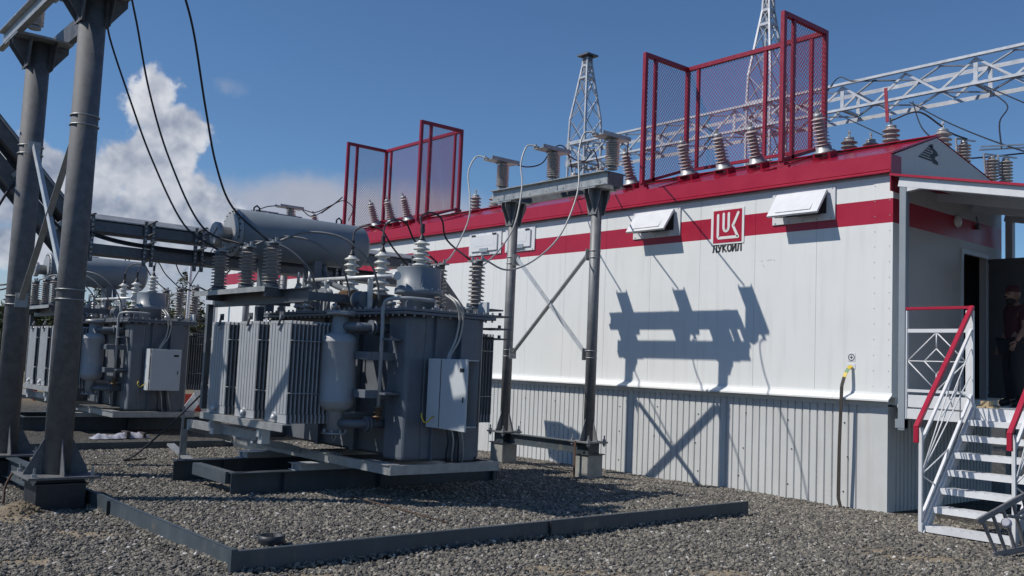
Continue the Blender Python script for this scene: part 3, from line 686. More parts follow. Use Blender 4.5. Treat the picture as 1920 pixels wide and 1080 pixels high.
# ------------------------------------------------------------------ insulator builders
def post_ins(name, label, cat, loc, h, rc, rs, n, mt, group, ax=(0,0,1), plate=None, taper=0.0, base='galv', cap=True, term=0.0):
    """ribbed support: base flange, ceramic body, cap; upright in its own frame, tilted by the empty's rotation"""
    t = thing(name, label, cat, (0,0,0), group)
    MB().lathe([(rc*1.35,0),(rc*1.35,0.02),(rc*1.05,0.025),(rc*1.05,0.05)],n=16).build('base_flange', base, t)
    MB().lathe(sheds(rc,rs,0.045,h-0.03,n,taper),n=20).build('ceramic_body', mt, t)
    if cap: MB().lathe([(rc*0.9,h-0.035),(rc*1.0,h-0.03),(rc*1.0,h),(rc*.5,h+.004)],n=16).build('cap', base, t)
    if term: MB().box(-0.018,0.018,-0.008,0.008,h,h+term).bolt((0,-0.008,h+term*.7),(0,-1,0),0.012,0.012).build('terminal', 'alu', t)
    if plate:
        l, wd = plate
        MB().chan((0,-l/2,h+.035),(0,l/2,h+.035),0.0001+wd,0.07,0.012,(1,0,0),0,1).build('busbar_plate', base, t)
    t.location = loc
    if ax != (0,0,1): t.rotation_euler = V((0,0,1)).rotation_difference(V(ax)).to_euler()
    return t

# ------------------------------------------------------------------ pipe frame builder (support gantries)
def gantry(label, x1, x2, y, r, zp, ztop, gap, bh, over, zb, up1, up2, lo1, lo2, pole_mat, group, cap_h):
    t = thing('support_gantry', label, 'steel frame', ((x1+x2)/2, y, 0), group)
    for x in (x1, x2):
        MB().lathe([(r,zp),(r,ztop-0.02)],(x,y,0),n=24).build('pole', pole_mat, t)
        pw = r*2.55
        bp = MB().box(x-pw,x+pw,y-pw,y+pw,zp-0.025,zp,0,0.003)
        bp.build('base_plate', pole_mat, t)
        for dx_, dy_ in ((1,0),(-1,0),(0,1),(0,-1)):
            a = V((x+dx_*r*.98, y+dy_*r*.98, zp)); e = V((x+dx_*pw*.9, y+dy_*pw*.9, zp)); tp = a+V((0,0,min(r*4.0,.36)))
            side = V((-dy_,dx_,0))*0.005
            MB().prism([a-side, e-side, e-side+V((0,0,.02)), tp-side],side*2).build('gusset', pole_mat, t)
        bl = MB()
        for dx_ in (-1,1):
            for dy_ in (-1,1):
                p = (x+dx_*pw*.8,y+dy_*pw*.8,zp-0.075); bl.bolt(p,(0,0,1),0.012,0.16); bl.bolt((p[0],p[1],zp),(0,0,1),0.026,0.03); bl.bolt((p[0],p[1],zp-.055),(0,0,1),0.026,0.028)
        bl.build('anchor_bolts', 'galv', t, 'stuff')
        # capital: flared plates that carry the beams
        hw = gap/2+0.07
        for dx_ in (-0.6, 0.6):
            MB().prism([(x+dx_*r-.005,y-r,ztop-cap_h),(x+dx_*r-.005,y+r,ztop-cap_h),(x+dx_*r-.005,y+hw,ztop-.09),(x+dx_*r-.005,y+hw,ztop-.022),(x+dx_*r-.005,y-hw,ztop-.022),(x+dx_*r-.005,y-hw,ztop-.09)],(0.01,0,0)).build('capital_plate', pole_mat, t)
        for dy_ in (-1,1):
            MB().prism([(x-r,y+dy_*r*1.02,ztop-cap_h),(x+r,y+dy_*r*1.02,ztop-cap_h),(x+r*2.2,y+dy_*r*1.02,ztop-.022),(x-r*2.2,y+dy_*r*1.02,ztop-.022)],(0,dy_*0.01,0)).build('capital_plate', pole_mat, t)
        MB().box(x-r*2.3,x+r*2.3,y-hw,y+hw,ztop-.02,ztop).build('top_plate', 'galv', t)
    for dy_, fl in ((-gap/2,-1),(gap/2,1)):
        bm_ = MB().chan((x1-over,y+dy_,ztop+bh/2+.002),(x2+over,y+dy_,ztop+bh/2+.002),0.075,bh,0.012,(0,0,1),0,-fl)
        for k in range(7):
            xx_ = x1-over+.15+k*(x2-x1+2*over-.3)/6; bm_.bolt((xx_,y+dy_-fl*(-0.075-.0)*1 if False else y+dy_,ztop+bh*.3),(0,fl,0),0.014,0.02)
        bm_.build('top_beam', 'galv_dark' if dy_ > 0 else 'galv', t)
    for k in range(3):
        xx_ = x1-over+0.2+k*(x2-x1+2*over-.4)/2
        MB().box(xx_-.06,xx_+.06,y-gap/2-.07,y+gap/2+.07,ztop+bh+.003,ztop+bh+.013).build('seat_plate', 'galv', t)
    # end box closing the pair of channels
    for xx_ in (x2+over+.002,):
        MB().box(xx_,xx_+.008,y-gap/2-.005,y+gap/2+.005,ztop+.004,ztop+bh).build('end_plate', 'galv_dark', t)
    # clamps and X braces
    def clamp(x, z, sx):
        c = MB()
        for dz in (-.05,.05):
            c.lathe([(r*1.02,-.006),(r*1.10,-.006),(r*1.10,.006),(r*1.02,.006)],(x,y,z+dz),n=24,caps=False)
            c.box(x+sx*r*1.05,x+sx*(r*1.1+.05),y-.012,y+.0,z+dz-.006,z+dz+.006)
        c.box(x+sx*(r*1.1+.03),x+sx*(r*1.1+.04),y-.07,y+.07,z-.085,z+.085)
        c.build('clamp', 'galv', t)
    for x, z, sx in ((x1,up1,1),(x1,lo1,1),(x2,up2,-1),(x2,lo2,-1)): clamp(x,z,sx)
    o1 = r*1.1+.05
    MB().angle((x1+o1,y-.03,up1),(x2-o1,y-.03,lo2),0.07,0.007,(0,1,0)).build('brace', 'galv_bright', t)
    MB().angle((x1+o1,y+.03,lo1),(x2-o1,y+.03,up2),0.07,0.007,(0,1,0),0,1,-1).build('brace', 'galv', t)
    MB().ibeam((x1-.1,y,zp-.025-zb/2),(x2+.1,y,zp-.025-zb/2),0.12,zb,0.012).build('tie_beam', 'kerb_paint', t)
    return t

gt = gantry('slim grey pipe frame with crossed braces standing in front of the white wall', -5.44, -3.565, -1.75, 0.078, 0.60, 4.235, 0.30, 0.20, 0.36, 0.16, 3.30, 3.28, 1.82, 1.83, 'galv_mid', 'pipe support frames', 0.38)
for x, lb in ((-5.44,'concrete footing block under the left pole of the slim frame'),(-3.565,'concrete footing block under the right pole of the slim frame by the white wall')):
    f_ = thing('footing_block', lb, 'footing', (x,-1.75,0), 'footings of the slim frame')
    MB().box(x-.15,x+.15,-1.90,-1.60,-.2,.41,0,0.008).build('block', 'concrete', f_)
    MB().box(x-.17,x+.17,-1.92,-1.58,.411,.425).box(x-.11,x+.11,-1.86,-1.64,.425,.574).build('head_plate', 'beam_paint', f_)
MB_rod = MB().bar((-3.60,-1.98,0.60),(-3.60,-1.98,0.06),0.04,0.006,(0,1,0))
tag(MB_rod.build('earthing_strip','rust'),'rusty flat strip running down the right footing of the slim frame','earthing strip')
pi0 = None
for i, (x, lb) in enumerate(((-5.60,'grey post insulator nearest the left end of the slim frame beam'),(-4.39,'middle grey post insulator on top of the slim pipe frame'),(-3.15,'grey post insulator at the right end of the slim frame beam'))):
    if pi0 is None:
        pi0 = thing('post_insulator', lb, 'insulator', (x,-1.88,4.45), 'post insulators on the slim frame')
        MB().lathe([(0.075,4.45),(0.075,4.475),(0.06,4.48),(0.06,4.50)],(x,-1.88,0),n=16).build('base_flange','galv',pi0)
        MB().lathe(sheds(0.058,0.105,0,0.36,11),(x,-1.88,4.495),n=20).build('ceramic_body','porcelain_grey',pi0)
        MB().lathe([(0.055,4.85),(0.062,4.855),(0.062,4.885),(0.03,4.89)],(x,-1.88,0),n=16).box(x-.09,x+.02,-1.96,-1.93,4.865,4.888).bolt((x-.09,-1.945,4.888),(0,0,1),.016,.02).build('cap','alu',pi0)
        m_ = MB().sweep([(-.115,0),(-.115,.055),(-.105,.055),(-.105,.010),(.105,.010),(.105,.055),(.115,.055),(.115,0)],(x,-2.20,4.888),(x,-1.63,4.888))
        m_.build('busbar_tray','galv',pi0)
        MB().bar((x,-2.20,4.905),(x,-2.28,4.915),0.05,0.012).bolt((x,-2.25,4.915),(0,0,1),.016,.025).build('cable_lug','alu',pi0)
    else:
        copy_thing(pi0, (x,-1.88,4.45), lb)

gt2 = copy_thing(gt, (-4.5025-9.8,-1.75,0), 'second slim grey pipe frame mostly hidden behind the oil cylinder')
for x, lb in ((-5.60-9.8,'far insulator of the second slim frame, farthest from the gable'),(-4.39-9.8,'middle insulator of the second slim frame behind the oil cylinder'),(-3.15-9.8,'insulator with flat tray peeping over the oil cylinder')):
    copy_thing(pi0, (x,-1.88,4.45), lb)['group'] = 'post insulators on the second slim frame'
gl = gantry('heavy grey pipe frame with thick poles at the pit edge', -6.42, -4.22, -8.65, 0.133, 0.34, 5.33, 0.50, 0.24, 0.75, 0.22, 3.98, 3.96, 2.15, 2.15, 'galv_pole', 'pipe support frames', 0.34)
for x, lb in ((-6.42,'dark footing under the farther thick pole'),(-4.22,'dark footing under the nearer thick pole beside the sand heap')):
    f_ = thing('footing_block', lb, 'footing', (x,-8.65,0), 'footings of the heavy frame')
    MB().prism([(x-.23,-8.88,-.25),(x+.23,-8.88,-.25),(x+.23,-8.42,-.25),(x-.23,-8.42,-.25)],(0,0,.50)).build('block','dark_steel',f_)
    MB().box(x-.25,x+.25,-8.90,-8.40,.251,.263).box(x-.12,x+.12,-8.9,-8.4,.263,.314).build('head_plate','beam_paint',f_)
for i, (x, lb) in enumerate(((-6.75,'insulator on the far end of the heavy frame beam'),(-5.4,'insulator on the middle of the heavy frame beam'),(-4.0,'insulator on the near end of the heavy frame beam'))):
    copy_thing(pi0, (x,-8.65,5.59), lb)['group'] = 'post insulators on the heavy frame'

# ------------------------------------------------------------------ pit border boards and rails
def board(label, p, q, h, th=0.012, lip=True):
    t = thing('border_board', label, 'border board', (*((V(p)+V(q))/2)[:2],0), 'pit border boards')
    p, q = V(p), V(q); d = (q-p).normalized(); n_ = V((-d.y,d.x,0)); L = (q-p).length; k = max(1, round(L/2.6)); 
    for i in range(k):
        a = p+d*(L*i/k+.004*(i>0)); b = p+d*(L*(i+1)/k-.004*(i<k-1))
        o = V((0,0,random.uniform(-.006,.006)))
        MB().bar(a+o+V((0,0,h/2-.12)),b+o+V((0,0,h/2-.12)),th,h+.24).bar(a+o+n_*.022+V((0,0,h-.004)),b+o+n_*.022+V((0,0,h-.004)),0.045,0.008).build('plate','kerb_paint',t)
        if i: MB().bar(a+V((0,0,-.1))-n_*.01,a+V((0,0,h-.005))-n_*.01,0.05,0.01,d).build('joint_strip','dark_steel',t)
    return t
random.seed(5)
board('dark steel border board along the front edge of the gravel pit', (-0.575,-8.36,0), (-0.575,-2.10,0), 0.165)
board('grey steel border board running from the thick pole to the near pit corner', (-9.0,-8.36,0), (-0.585,-8.36,0), 0.165)
MB_c = MB().bar((-0.582,-8.363,-.1),(-0.582,-8.363,.185),0.05,0.05,(0,1,0))
tag(MB_c.build('corner_post','kerb_paint'),'short steel post at the near corner of the gravel pit border','post')
board('dark border board between the two transformer pits', (-8.9,-8.3,0), (-8.9,-4.7,0), 0.20)
board('short pale border board at the back of the first pit, left of the transformer', (-8.9,-4.7,0), (-7.4,-4.7,0), 0.20)

def rail(label, x, y0, y1, grp):
    t = thing('rail_beam', label, 'beam', (x,(y0+y1)/2,0.1), grp)
    MB().ibeam((x,y0,0.19),(x,y1,0.19),0.15,0.30,0.014).build('beam','beam_paint',t)
    for yy in (y0+.6, (y0+y1)/2, y1-.12):
        for s_ in (-1,1): MB().box(x+s_*.008,x+s_*.07,yy-.005,yy+.005,.056,.324).build('stiffener','beam_paint',t)
    return t
for dx_, wh in ((0,'nearer'),(-9.0,'farther')):
    rail(f'front dark steel rail beam on the gravel under the {wh} transformer', -3.70+dx_, -7.02, -3.30, 'transformer rail beams')
    rail(f'rear dark steel rail beam under the {wh} transformer', -5.10+dx_, -7.12, -3.30, 'transformer rail beams')
    e_ = MB().bar((-3.78+dx_,-7.0,0.275),(-4.75+dx_,-6.98,0.275),0.10,0.13)
    tag(e_.build('end_beam','kerb_paint'),f'short grey cross beam on the rail ends of the {wh} transformer','beam','rail end beams')
gs = MB().bar((-7.4,-6.3,.30),(-5.3,-6.75,.22),0.1,0.03); tag(gs.build('galvanised_strip','galv'),'galvanised strip lying behind the rail beams of the nearer transformer','metal strip')

# ------------------------------------------------------------------ transformer
tr = thing('power_transformer', 'nearer grey power transformer with open control cabinet and pale radiators', 'transformer', (-4.4,-5.1,0.34), 'power transformers')
# base frame (galvanised)
bf = MB()
bf.chan((-6.5,-5.88,0.465),(-2.35,-5.88,0.465),0.06,0.10,0.01,(0,0,1),0,-1)
bf.chan((-6.5,-4.40,0.465),(-2.35,-4.40,0.465),0.06,0.10,0.01,(0,0,1),0,1)
bf.build('base_frame','galv',tr)
MB().box(-2.35,-2.34,-5.88,-4.40,0.415,0.515).box(-2.43,-2.35,-5.88,-4.40,0.507,0.515).build('base_end_channel','galv',tr)
MB().box(-6.51,-6.50,-5.88,-4.40,0.415,0.515).build('base_end_channel','galv',tr)
for x0,x1 in ((-2.95,-2.36),(-3.95,-3.55),(-5.2,-4.8)):
    MB().box(x0,x1,-5.90,-5.74,0.516,0.524).build('foot_plate','galv',tr)
for x in (-3.70,-5.10):
    m_ = MB().box(x-.085,x-.075,-6.22,-3.9,0.342,0.414).box(x+.075,x+.085,-6.22,-3.9,0.342,0.414).box(x-.09,x+.09,-6.24,-6.22,0.342,0.414).box(x-.10,x+.10,-6.25,-6.0,0.4145,0.4148)
    for yy in (-6.0,-5.5): m_.lathe([(0.03,0),(0.03,0.004)],(x+.085,yy,.38),(1,0,0),12)
    m_.build('skid','galv',tr)
    MB().box(x-.095,x-.075,-6.262,-6.242,.342,.414).box(x-.12,x+.12,-6.30,-6.0,.4152,.4185).bar((x-.12,-6.27,.345),(x+.05,-6.27,.345),.05,.006).build('skid_end','galv_bright',tr)
# tank
TX0,TX1,TY0,TY1,TZ0,TZ1 = -6.10,-2.62,-5.34,-4.48,0.515,2.165
TL = -5.56      # front line of the lid and of the corner columns; the tank wall is set back behind it
MB().box(TX0,TX1,TY0,TY1,TZ0,TZ1,0,0.03).build('tank','tank_paint',tr)
MB().box(TX0-.09,TX1+.09,TL-.12,TY1+.10,2.135,2.166,0,0.004).box(TX0-.08,TX1+.08,TL-.11,TY1+.09,2.172,2.203,0,0.004).build('lid','tank_paint',tr)
bl = MB()
nX = 30
for i in range(nX+1):
    x = TX0-.055+(TX1-TX0+.11)*i/nX
    for y in (TL-.085,TY1+.065): bl.bolt((x,y,2.203),(0,0,1),.014,.024); bl.bolt((x,y,2.112),(0,0,1),.012,.023)
for i in range(1,10):
    y = TL-.085+(TY1-TL+.15)*i/10
    for x in (TX0-.055,TX1+.055): bl.bolt((x,y,2.203),(0,0,1),.014,.024); bl.bolt((x,y,2.112),(0,0,1),.012,.023)
bl.build('flange_bolts','galv',tr,'stuff')
for y0,y1,d_ in ((-5.20,-5.185,.045),(-4.87,-4.62,.075)):
    MB().box(TX1,TX1+d_,y0,y1,TZ0,2.13,0,0.004).build('stiffener','tank_paint',tr)
for x0,x1 in ((-3.03,-2.619),(-6.101,-5.8)):
    cc_ = MB().box(x0,x1,TL,TY0+.04,TZ0,2.132).build('corner_column','tank_paint',tr,None,.045); cc_.modifiers['bevel'].segments = 3
    for p_ in cc_.data.polygons: p_.use_smooth = False
for x0,x1 in ((-4.02,-3.92),(-4.88,-4.80)):
    MB().box(x0,x1,TY0-.06,TY0,TZ0,2.13,0,0.004).build('stiffener','tank_paint',tr)
# drain pipe with valve at the corner of the -Y side
m_ = MB().tube(spline([(-2.50,-5.30,2.30),(-2.62,-5.60,2.31),(-2.80,-5.72,2.29),(-2.86,-5.74,2.20),(-2.86,-5.74,2.0)],5)+[V((-2.86,-5.74,1.10))],0.022,10)
pp = m_.build('breather_pipe','radiator_paint',tr)
MB().lathe([(0.022,0),(0.055,0),(0.055,.015),(0.03,.015),(0.03,.05),(0.055,.05),(0.055,.065),(.03,.065),(.03,.10),(.06,.10),(.06,.115),(.02,.115),(.015,.16)],(-2.86,-5.74,1.10),(0,0,-1),14).build('valve','brass',pp)
for z in (1.85,1.25): MB().box(-2.87,-2.72,-5.75,-5.57,z-.012,z+.012).build('pipe_bracket','tank_paint',pp)
# filter vessel standing in front of the tank
vx,vy = -3.30,-6.02
vs_ = MB().lathe([(0.09,2.10),(0.09,1.905),(0.13,1.897),(0.172,1.875),(0.191,1.84),(0.195,1.815),(0.198,1.81),(0.198,1.80),(0.195,1.795),(0.195,1.15),(0.198,1.145),(0.198,1.135),(0.195,1.13),(0.185,1.09),(0.15,1.05),(0.10,1.03),(0.085,1.02),(0.085,0.79)],(vx,vy,0),n=32)
vs_ = vs_.build('filter_vessel','radiator_paint',tr)
m_ = MB().lathe([(0.145,0.775),(0.145,0.795)],(vx,vy,0),n=24).lathe([(0.16,2.10),(0.16,2.12),(0.16,2.124),(0.16,2.15)],(vx,vy,0),n=24)
for k in range(8):
    a = k*pi/4; m_.bolt((vx+.122*cos(a),vy+.122*sin(a),0.795),(0,0,1),.014,.03)
m_.tube([(vx-.035,vy,.775),(vx-.035,vy,.73),(vx,vy,.70),(vx+.035,vy,.73),(vx+.035,vy,.775)],0.009,6)
m_.build('flange','galv',vs_)
m_ = MB()
for z in (1.98,0.90):
    m_.tube([(vx+.06,vy+.02,z),(vx+.20,vy+.10,z),(vx+.22,vy+.69,z)],0.05,14)
    m_.lathe([(.085,0),(.085,.018),(.06,.018),(.06,.04),(.085,.04),(.085,.06)],(vx+.21,vy+.26,z),(0.05,1,0),18)
m_.build('elbow_pipe','tank_paint',vs_)
for z in (1.66,1.24):
    MB().box(vx+.10,vx+.44,vy+.10,vy+.16,z-.045,z+.045,0,.004).box(vx+.40,vx+.44,vy+.16,vy+.69,z-.045,z+.045).build('strap_bracket','tank_paint',vs_)
# radiators
def radiator(x0, x1, yf, yb, z0, z1, front):
    r = MB(); cxr = (x0+x1)/2; wd = x1-x0; n = int(abs(yb-yf)/0.046); d = (yb-yf)/n
    hd = MB()
    for z in (z1-.055, z0+.075):
        hd.tube([(cxr,yf-(.03 if d>0 else -.03),z),(cxr,yb+(.72*front if front else (0.16 if d>0 else -.16)),z)],0.042,12)
    root = hd.build('radiator','radiator_paint',tr)
    for i in range(n):
        y = yf+d*i; p = MB(); nr = 7
        a,b = y, y+(0.005 if d>0 else -.005)
        # plate with pressed vertical channels: profile alternates between rib crest and valley
        pts = []
        for k in range(nr):
            u0 = x0+wd*(k+.06)/nr; u1 = x0+wd*(k+.94)/nr; um = wd/nr*0.05; s_ = -.006 if d>0 else .006
            pts += [(u0,a),(u0+um,a+s_),(u1-um,a+s_),(u1,a)]
        zt,zb = z1-.035, z0+.10
        pts = [(x0,a)]+pts+[(x1,a)]
        mbk = []
        for (ua,ya),(ub,yb2) in zip(pts[:-1],pts[1:]): p.add([(ua,ya,zb),(ub,yb2,zb),(ub,yb2,zt),(ua,ya,zt)],[(0,1,2,3)])
        p.box(x0,x1,a,b+(.014 if d>0 else -.014),zt,z1,0,.003).box(x0,x1,a,b+(.014 if d>0 else -.014),z0,zb,0,.003)
        p.add([(x0,b,zb),(x1,b,zb),(x1,b,zt),(x0,b,zt)],[(0,1,2,3)])
        p.add([(x1,a,zb),(x1,b,zb),(x1,b,zt),(x1,a,zt)],[(0,1,2,3)]); p.add([(x0,a,zb),(x0,b,zb),(x0,b,zt),(x0,a,zt)],[(0,1,2,3)])
        if i == 0:
            first_p = p.build('fin_plate','radiator_paint',root)
        else:
            copy_part(first_p, root, (0,d*i,0))
    rods = MB()
    for z in (z1-.22, z0+.33):
        for x in (x1+.006,x0-.006): rods.tube([(x,yf-.01,z),(x,yb-.0,z)],0.006,6)
    rods.build('tie_rod','galv',root)
    if d > 0:
        hk = MB().box(cxr-.05,cxr+.05,yf+.0,yf+.012,z1+.02,z1+.10).tube(spline([(cxr-.01,yf+.0,z1+.07),(cxr+.05,yf-.03,z1+.03),(cxr+.03,yf-.035,z1-.03),(cxr-.02,yf-.02,z1-.05)],4),0.014,8)
        hk.build('lifting_hook','galv_dark',root)
        MB().lathe([(.028,0),(.034,.01),(.028,.03),(.012,.035)],(cxr,yf-.012,z0+.055),(0,-1,0.2),12).build('vent_plug','galv_bright',root)
    return root
RZ0, RZ1 = 0.885, 2.01
for x0,x1 in ((-3.86,-3.34),(-4.66,-4.14),(-5.48,-4.96)):
    radiator(x0,x1,-6.60,-6.05,RZ0,RZ1,1.0)
    radiator(x0,x1,-3.75,-4.33,RZ0,RZ1,0)
# supports below the -Y radiators
MB().box(-5.55,-3.30,-6.66,-6.54,0.868,0.880).box(-5.55,-3.30,-6.66,-6.652,0.80,0.868).build('radiator_shelf','galv',tr)
for x in (-3.95,-5.30):
    MB().box(x-.05,x+.05,-6.60,-6.59,0.62,0.866).box(x+.04,x+.05,-6.59,-6.50,0.62,0.866).box(x-.03,x+.03,-6.63,-6.60,.70,.78).build('shelf_post','galv_bright',tr)
MB().chan((-6.35,-6.5,0.68),(-4.25,-6.5,0.68),0.06,0.10,.01,(0,0,1),0,-1).build('cross_channel','galv',tr)
MB().bar((-6.3,-6.5,0.63),(-6.3,-5.9,0.47),.06,.08).build('shelf_arm','galv',tr)
MB().bar((-4.35,-6.5,0.63),(-4.35,-5.9,0.5),.06,.08).build('shelf_arm','galv',tr)
MB().bar((-6.28,-6.55,.60),(-6.28,-6.55,.12),.06,.06,(0,1,0)).bar((-6.28,-6.58,.90),(-6.26,-6.6,.1),.012,.03,(0,1,0)).build('shelf_leg','galv',tr)
# conservator
CX,CZ,CR = -5.72,3.215,0.315
cons = MB().lathe([(CR*.96,0),(CR,.012),(CR,1.86),(CR*.97,1.885),(CR*.80,1.93),(CR*.4,1.955),(0.01,1.96)],(CX,-6.30,CZ),(0,1,0),40).build('conservator','tank_paint_lit',tr)
m_ = MB().lathe([(CR*.55,-.0),(CR*1.02,0),(CR*1.02,.02),(CR*.96,.02)],(CX,-6.325,CZ),(0,1,0),40)
m_.lathe([(CR*.78,0),(CR*.78,.022)],(CX,-6.348,CZ),(0,1,0),32)
for k in range(20):
    a = k*pi/10; m_.bolt((CX+.27*cos(a),-6.325,CZ+.27*sin(a)),(0,-1,0),.011,.018,1)
m_.build('end_flange',['radiator_paint','dark_steel'],cons)
m_ = MB().lathe([(.10,0),(.10,.14),(.145,.14),(.15,.16),(.15,.20),(.135,.215),(.13,.212)],(CX-.02,-6.348,CZ-.04),(0,-1,0),24)
m_.bar((CX-.10,-6.568,CZ-.09),(CX+.08,-6.568,CZ+.03),.03,.006,(0,1,0)).build('oil_gauge',['galv'],cons)
for y in (-6.0,-4.75):
    MB().tube([(CX,y-.04,CZ+CR-.01),(CX,y-.04,CZ+CR+.05),(CX,y,CZ+CR+.08),(CX,y+.04,CZ+CR+.05),(CX,y+.04,CZ+CR-.01)],.013,8).build('lifting_eye','dark_steel',cons)
MB().box(CX-.04,CX+.04,-5.85,-5.35,CZ+CR-.02,CZ+CR+.012).build('weld_strip','tank_paint',cons)
for y in (-5.8,-5.12):
    MB().box(CX-.16,CX+.16,y-.06,y-.05,2.2,CZ-.24).box(CX-.16,CX-.15,y-.05,y+.06,2.2,CZ-.2).box(CX+.15,CX+.16,y-.05,y+.06,2.2,CZ-.2).build('conservator_leg','tank_paint',tr)
MB().tube(spline([(CX+.1,-5.0,CZ-CR),(CX+.15,-5.0,2.75),(-5.2,-5.1,2.62),(-4.3,-5.2,2.42),(-4.0,-5.15,2.25)],5),.04,12).build('oil_pipe','tank_paint',tr)
MB().tube([(-5.18,-5.5,2.625),(-3.15,-5.42,2.60)],.026,10).lathe([(.05,0),(.05,.05)],(-3.15,-5.42,2.60),(1,0,0),14).box(-4.62,-4.59,-5.53,-5.47,2.2,2.60).box(-3.62,-3.59,-5.5,-5.44,2.2,2.58).build('gas_pipe','galv_bright',tr)
# turret with bushing
tx_,ty_ = -3.20,-5.05
tu = MB().lathe([(.20,2.203),(.20,2.40),(.285,2.41),(.285,2.435),(.285,2.44),(.285,2.465),(.262,2.47),(.262,2.72),(.262,2.725),(.10,2.73)],(tx_,ty_,0),n=36).build('turret','tank_paint_lit',tr)
m_ = MB()
for k in range(16):
    a = k*pi/8; m_.bolt((tx_+.275*cos(a),ty_+.275*sin(a),2.465),(0,0,1),.010,.014)
m_.build('turret_bolts','galv_bright',tu)
def bushing(x,y,z0,z1,n,h_term=0.2):
    bs = MB().lathe(sheds(.055,.108,z0,z1,n,.12),(x,y,0),n=24).build('bushing','porcelain_white',tr)
    t_ = MB().lathe([(.05,z1),(.035,z1+.02),(.02,z1+.06),(.012,z1+.07),(.012,z1+h_term)],(x,y,0),n=12).box(x-.035,x+.035,y-.012,y+.012,z1+.10,z1+.13).box(x-.02,x+.02,y-.018,y+.018,z1+.09,z1+.20)
    t_.build('terminal','dark_steel',bs)
    MB().lathe([(.09,z0-.03),(.09,z0),(.07,z0+.01)],(x,y,0),n=18).build('bushing_flange','galv',bs); return bs
bushing(-3.18,-5.05,2.74,3.06,5); bushing(-3.96,-5.10,2.46,2.97,6); bushing(-4.70,-5.10,2.49,2.97,6)
MB().lathe([(.17,2.203),(.17,2.44),(.20,2.44),(.20,2.462),(.11,2.466)],(-4.70,-5.10,0),n=28).build('bushing_turret','tank_paint',tr)
MB().lathe([(.15,2.203),(.15,2.41),(.18,2.41),(.18,2.432),(.10,2.436)],(-3.96,-5.10,0),n=28).build('bushing_turret','tank_paint',tr)
# buchholz relay, tap changer head, small bushings and fittings on the lid
m_ = MB().box(-4.28,-4.08,-5.5,-5.34,2.30,2.46,0,.01).lathe([(.09,0),(.09,.02)],(-4.30,-5.42,2.38),(-1,0,0),16).lathe([(.09,0),(.09,.02)],(-4.06,-5.42,2.38),(1,0,0),16).tube([(-4.8,-5.42,2.38),(-3.6,-5.42,2.38)],.035,10)
m_.build('gas_relay',['brass'],tr)
m_ = MB().lathe([(.11,0),(.11,.05),(.07,.055),(.07,.16),(.10,.165),(.10,.19)],(-3.82,-5.50,2.33),(1,0,0),18).lathe([(.06,2.203),(.05,2.28)],(-3.72,-5.50,0),n=12).build('relief_valve','tank_paint',tr)
for x,y,h_ in ((-5.05,-5.52,.26),(-5.28,-5.50,.22)):
    MB().lathe(sheds(.04,.075,2.24,2.24+h_,3),(x,y,0),n=18).lathe([(.06,2.203),(.06,2.24)],(x,y,0),n=14).build('small_bushing','porcelain_white',tr)
random.seed(3)
for i in range(9):
    x = -2.75-i*.33; y = -5.50+random.uniform(-.04,.04) if i%2 else -4.65
    hh = random.uniform(.06,.14)
    MB().lathe([(.035,2.203),(.035,2.203+hh*.5),(.055,2.203+hh*.55),(.05,2.203+hh)],(x,y,0),n=12).bolt((x,y,2.203+hh),(0,0,1),.015,.05).build('lid_fitting',('galv','tank_paint','galv_bright')[i%3],tr)
for x in (-2.78,-4.45,-5.95):
    for y in (-5.45,-4.6):
        MB().prism([(x-.012,y-.05,2.203),(x-.012,y+.05,2.203),(x-.012,y+.05,2.28),(x-.012,y+.02,2.31),(x-.012,y-.02,2.31),(x-.012,y-.05,2.28)],(.024,0,0)).build('lifting_lug','tank_paint',tr)
# -Y insulator shelf
MB().box(-5.90,-3.86,-6.70,-6.69,2.34,2.40).box(-5.90,-3.86,-6.69,-6.50,2.39,2.40).build('insulator_shelf','galv',tr)
MB().ibeam((-5.9,-6.44,2.30),(-3.3,-6.44,2.30),.10,.16,.012).build('shelf_beam','galv_dark',tr)
for x in (-3.95,-5.6):
    MB().bar((x,-6.65,2.34),(x,-5.5,2.34),.06,.10).build('shelf_bracket','galv_dark',tr)
MB().bar((-5.85,-6.5,2.25),(-5.85,-6.5,.9),.07,.07,(0,1,0)).bar((-5.55,-5.95,2.25),(-5.55,-5.95,1.0),.09,.09,(0,1,0)).build('shelf_leg','galv_dark',tr)
def tpost(x,y,z0,h,plate):
    p = MB().lathe(sheds(.06,.105,z0+.05,z0+h-.04,10,.0),(x,y,0),n=20).build('post_insulator','porcelain_brown',tr)
    MB().lathe([(.09,z0),(.09,z0+.05)],(x,y,0),n=16).lathe([(.07,z0+h-.045),(.07,z0+h)],(x,y,0),n=16).build('metal_fitting','galv_dark',p)
    MB().box(x-plate,x+plate,y-.05,y+.05,z0+h,z0+h+.02).bolt((x-plate*.7,y,z0+h+.02),(0,0,1),.018,.05).bolt((x+plate*.7,y,z0+h+.02),(0,0,1),.018,.05).bolt((x,y,z0+h+.02),(0,0,1),.016,.03).build('terminal_plate','galv',p)
for x in (-5.42,-4.62,-3.96): tpost(x,-6.58,2.40,.50,.12)
for x in (-3.15,-3.95,-4.75): tpost(x,-4.22,2.29,.60,.14)
MB().box(-5.2,-2.75,-4.33,-4.10,2.27,2.29).box(-5.2,-2.75,-4.33,-4.32,2.21,2.27).build('insulator_shelf','galv_dark',tr)
MB().box(-2.86,-2.70,-4.40,-4.36,2.23,2.36).build('junction_box','cabinet_paint',tr)
for z in (2.20,2.05,1.93): MB().box(-3.05,-2.62,-4.33,-4.05,z-.008,z+.008).bolt((-2.75,-4.15,z+.008),(0,0,1),.02,.04).build('busbar_strip','galv_dark',tr)
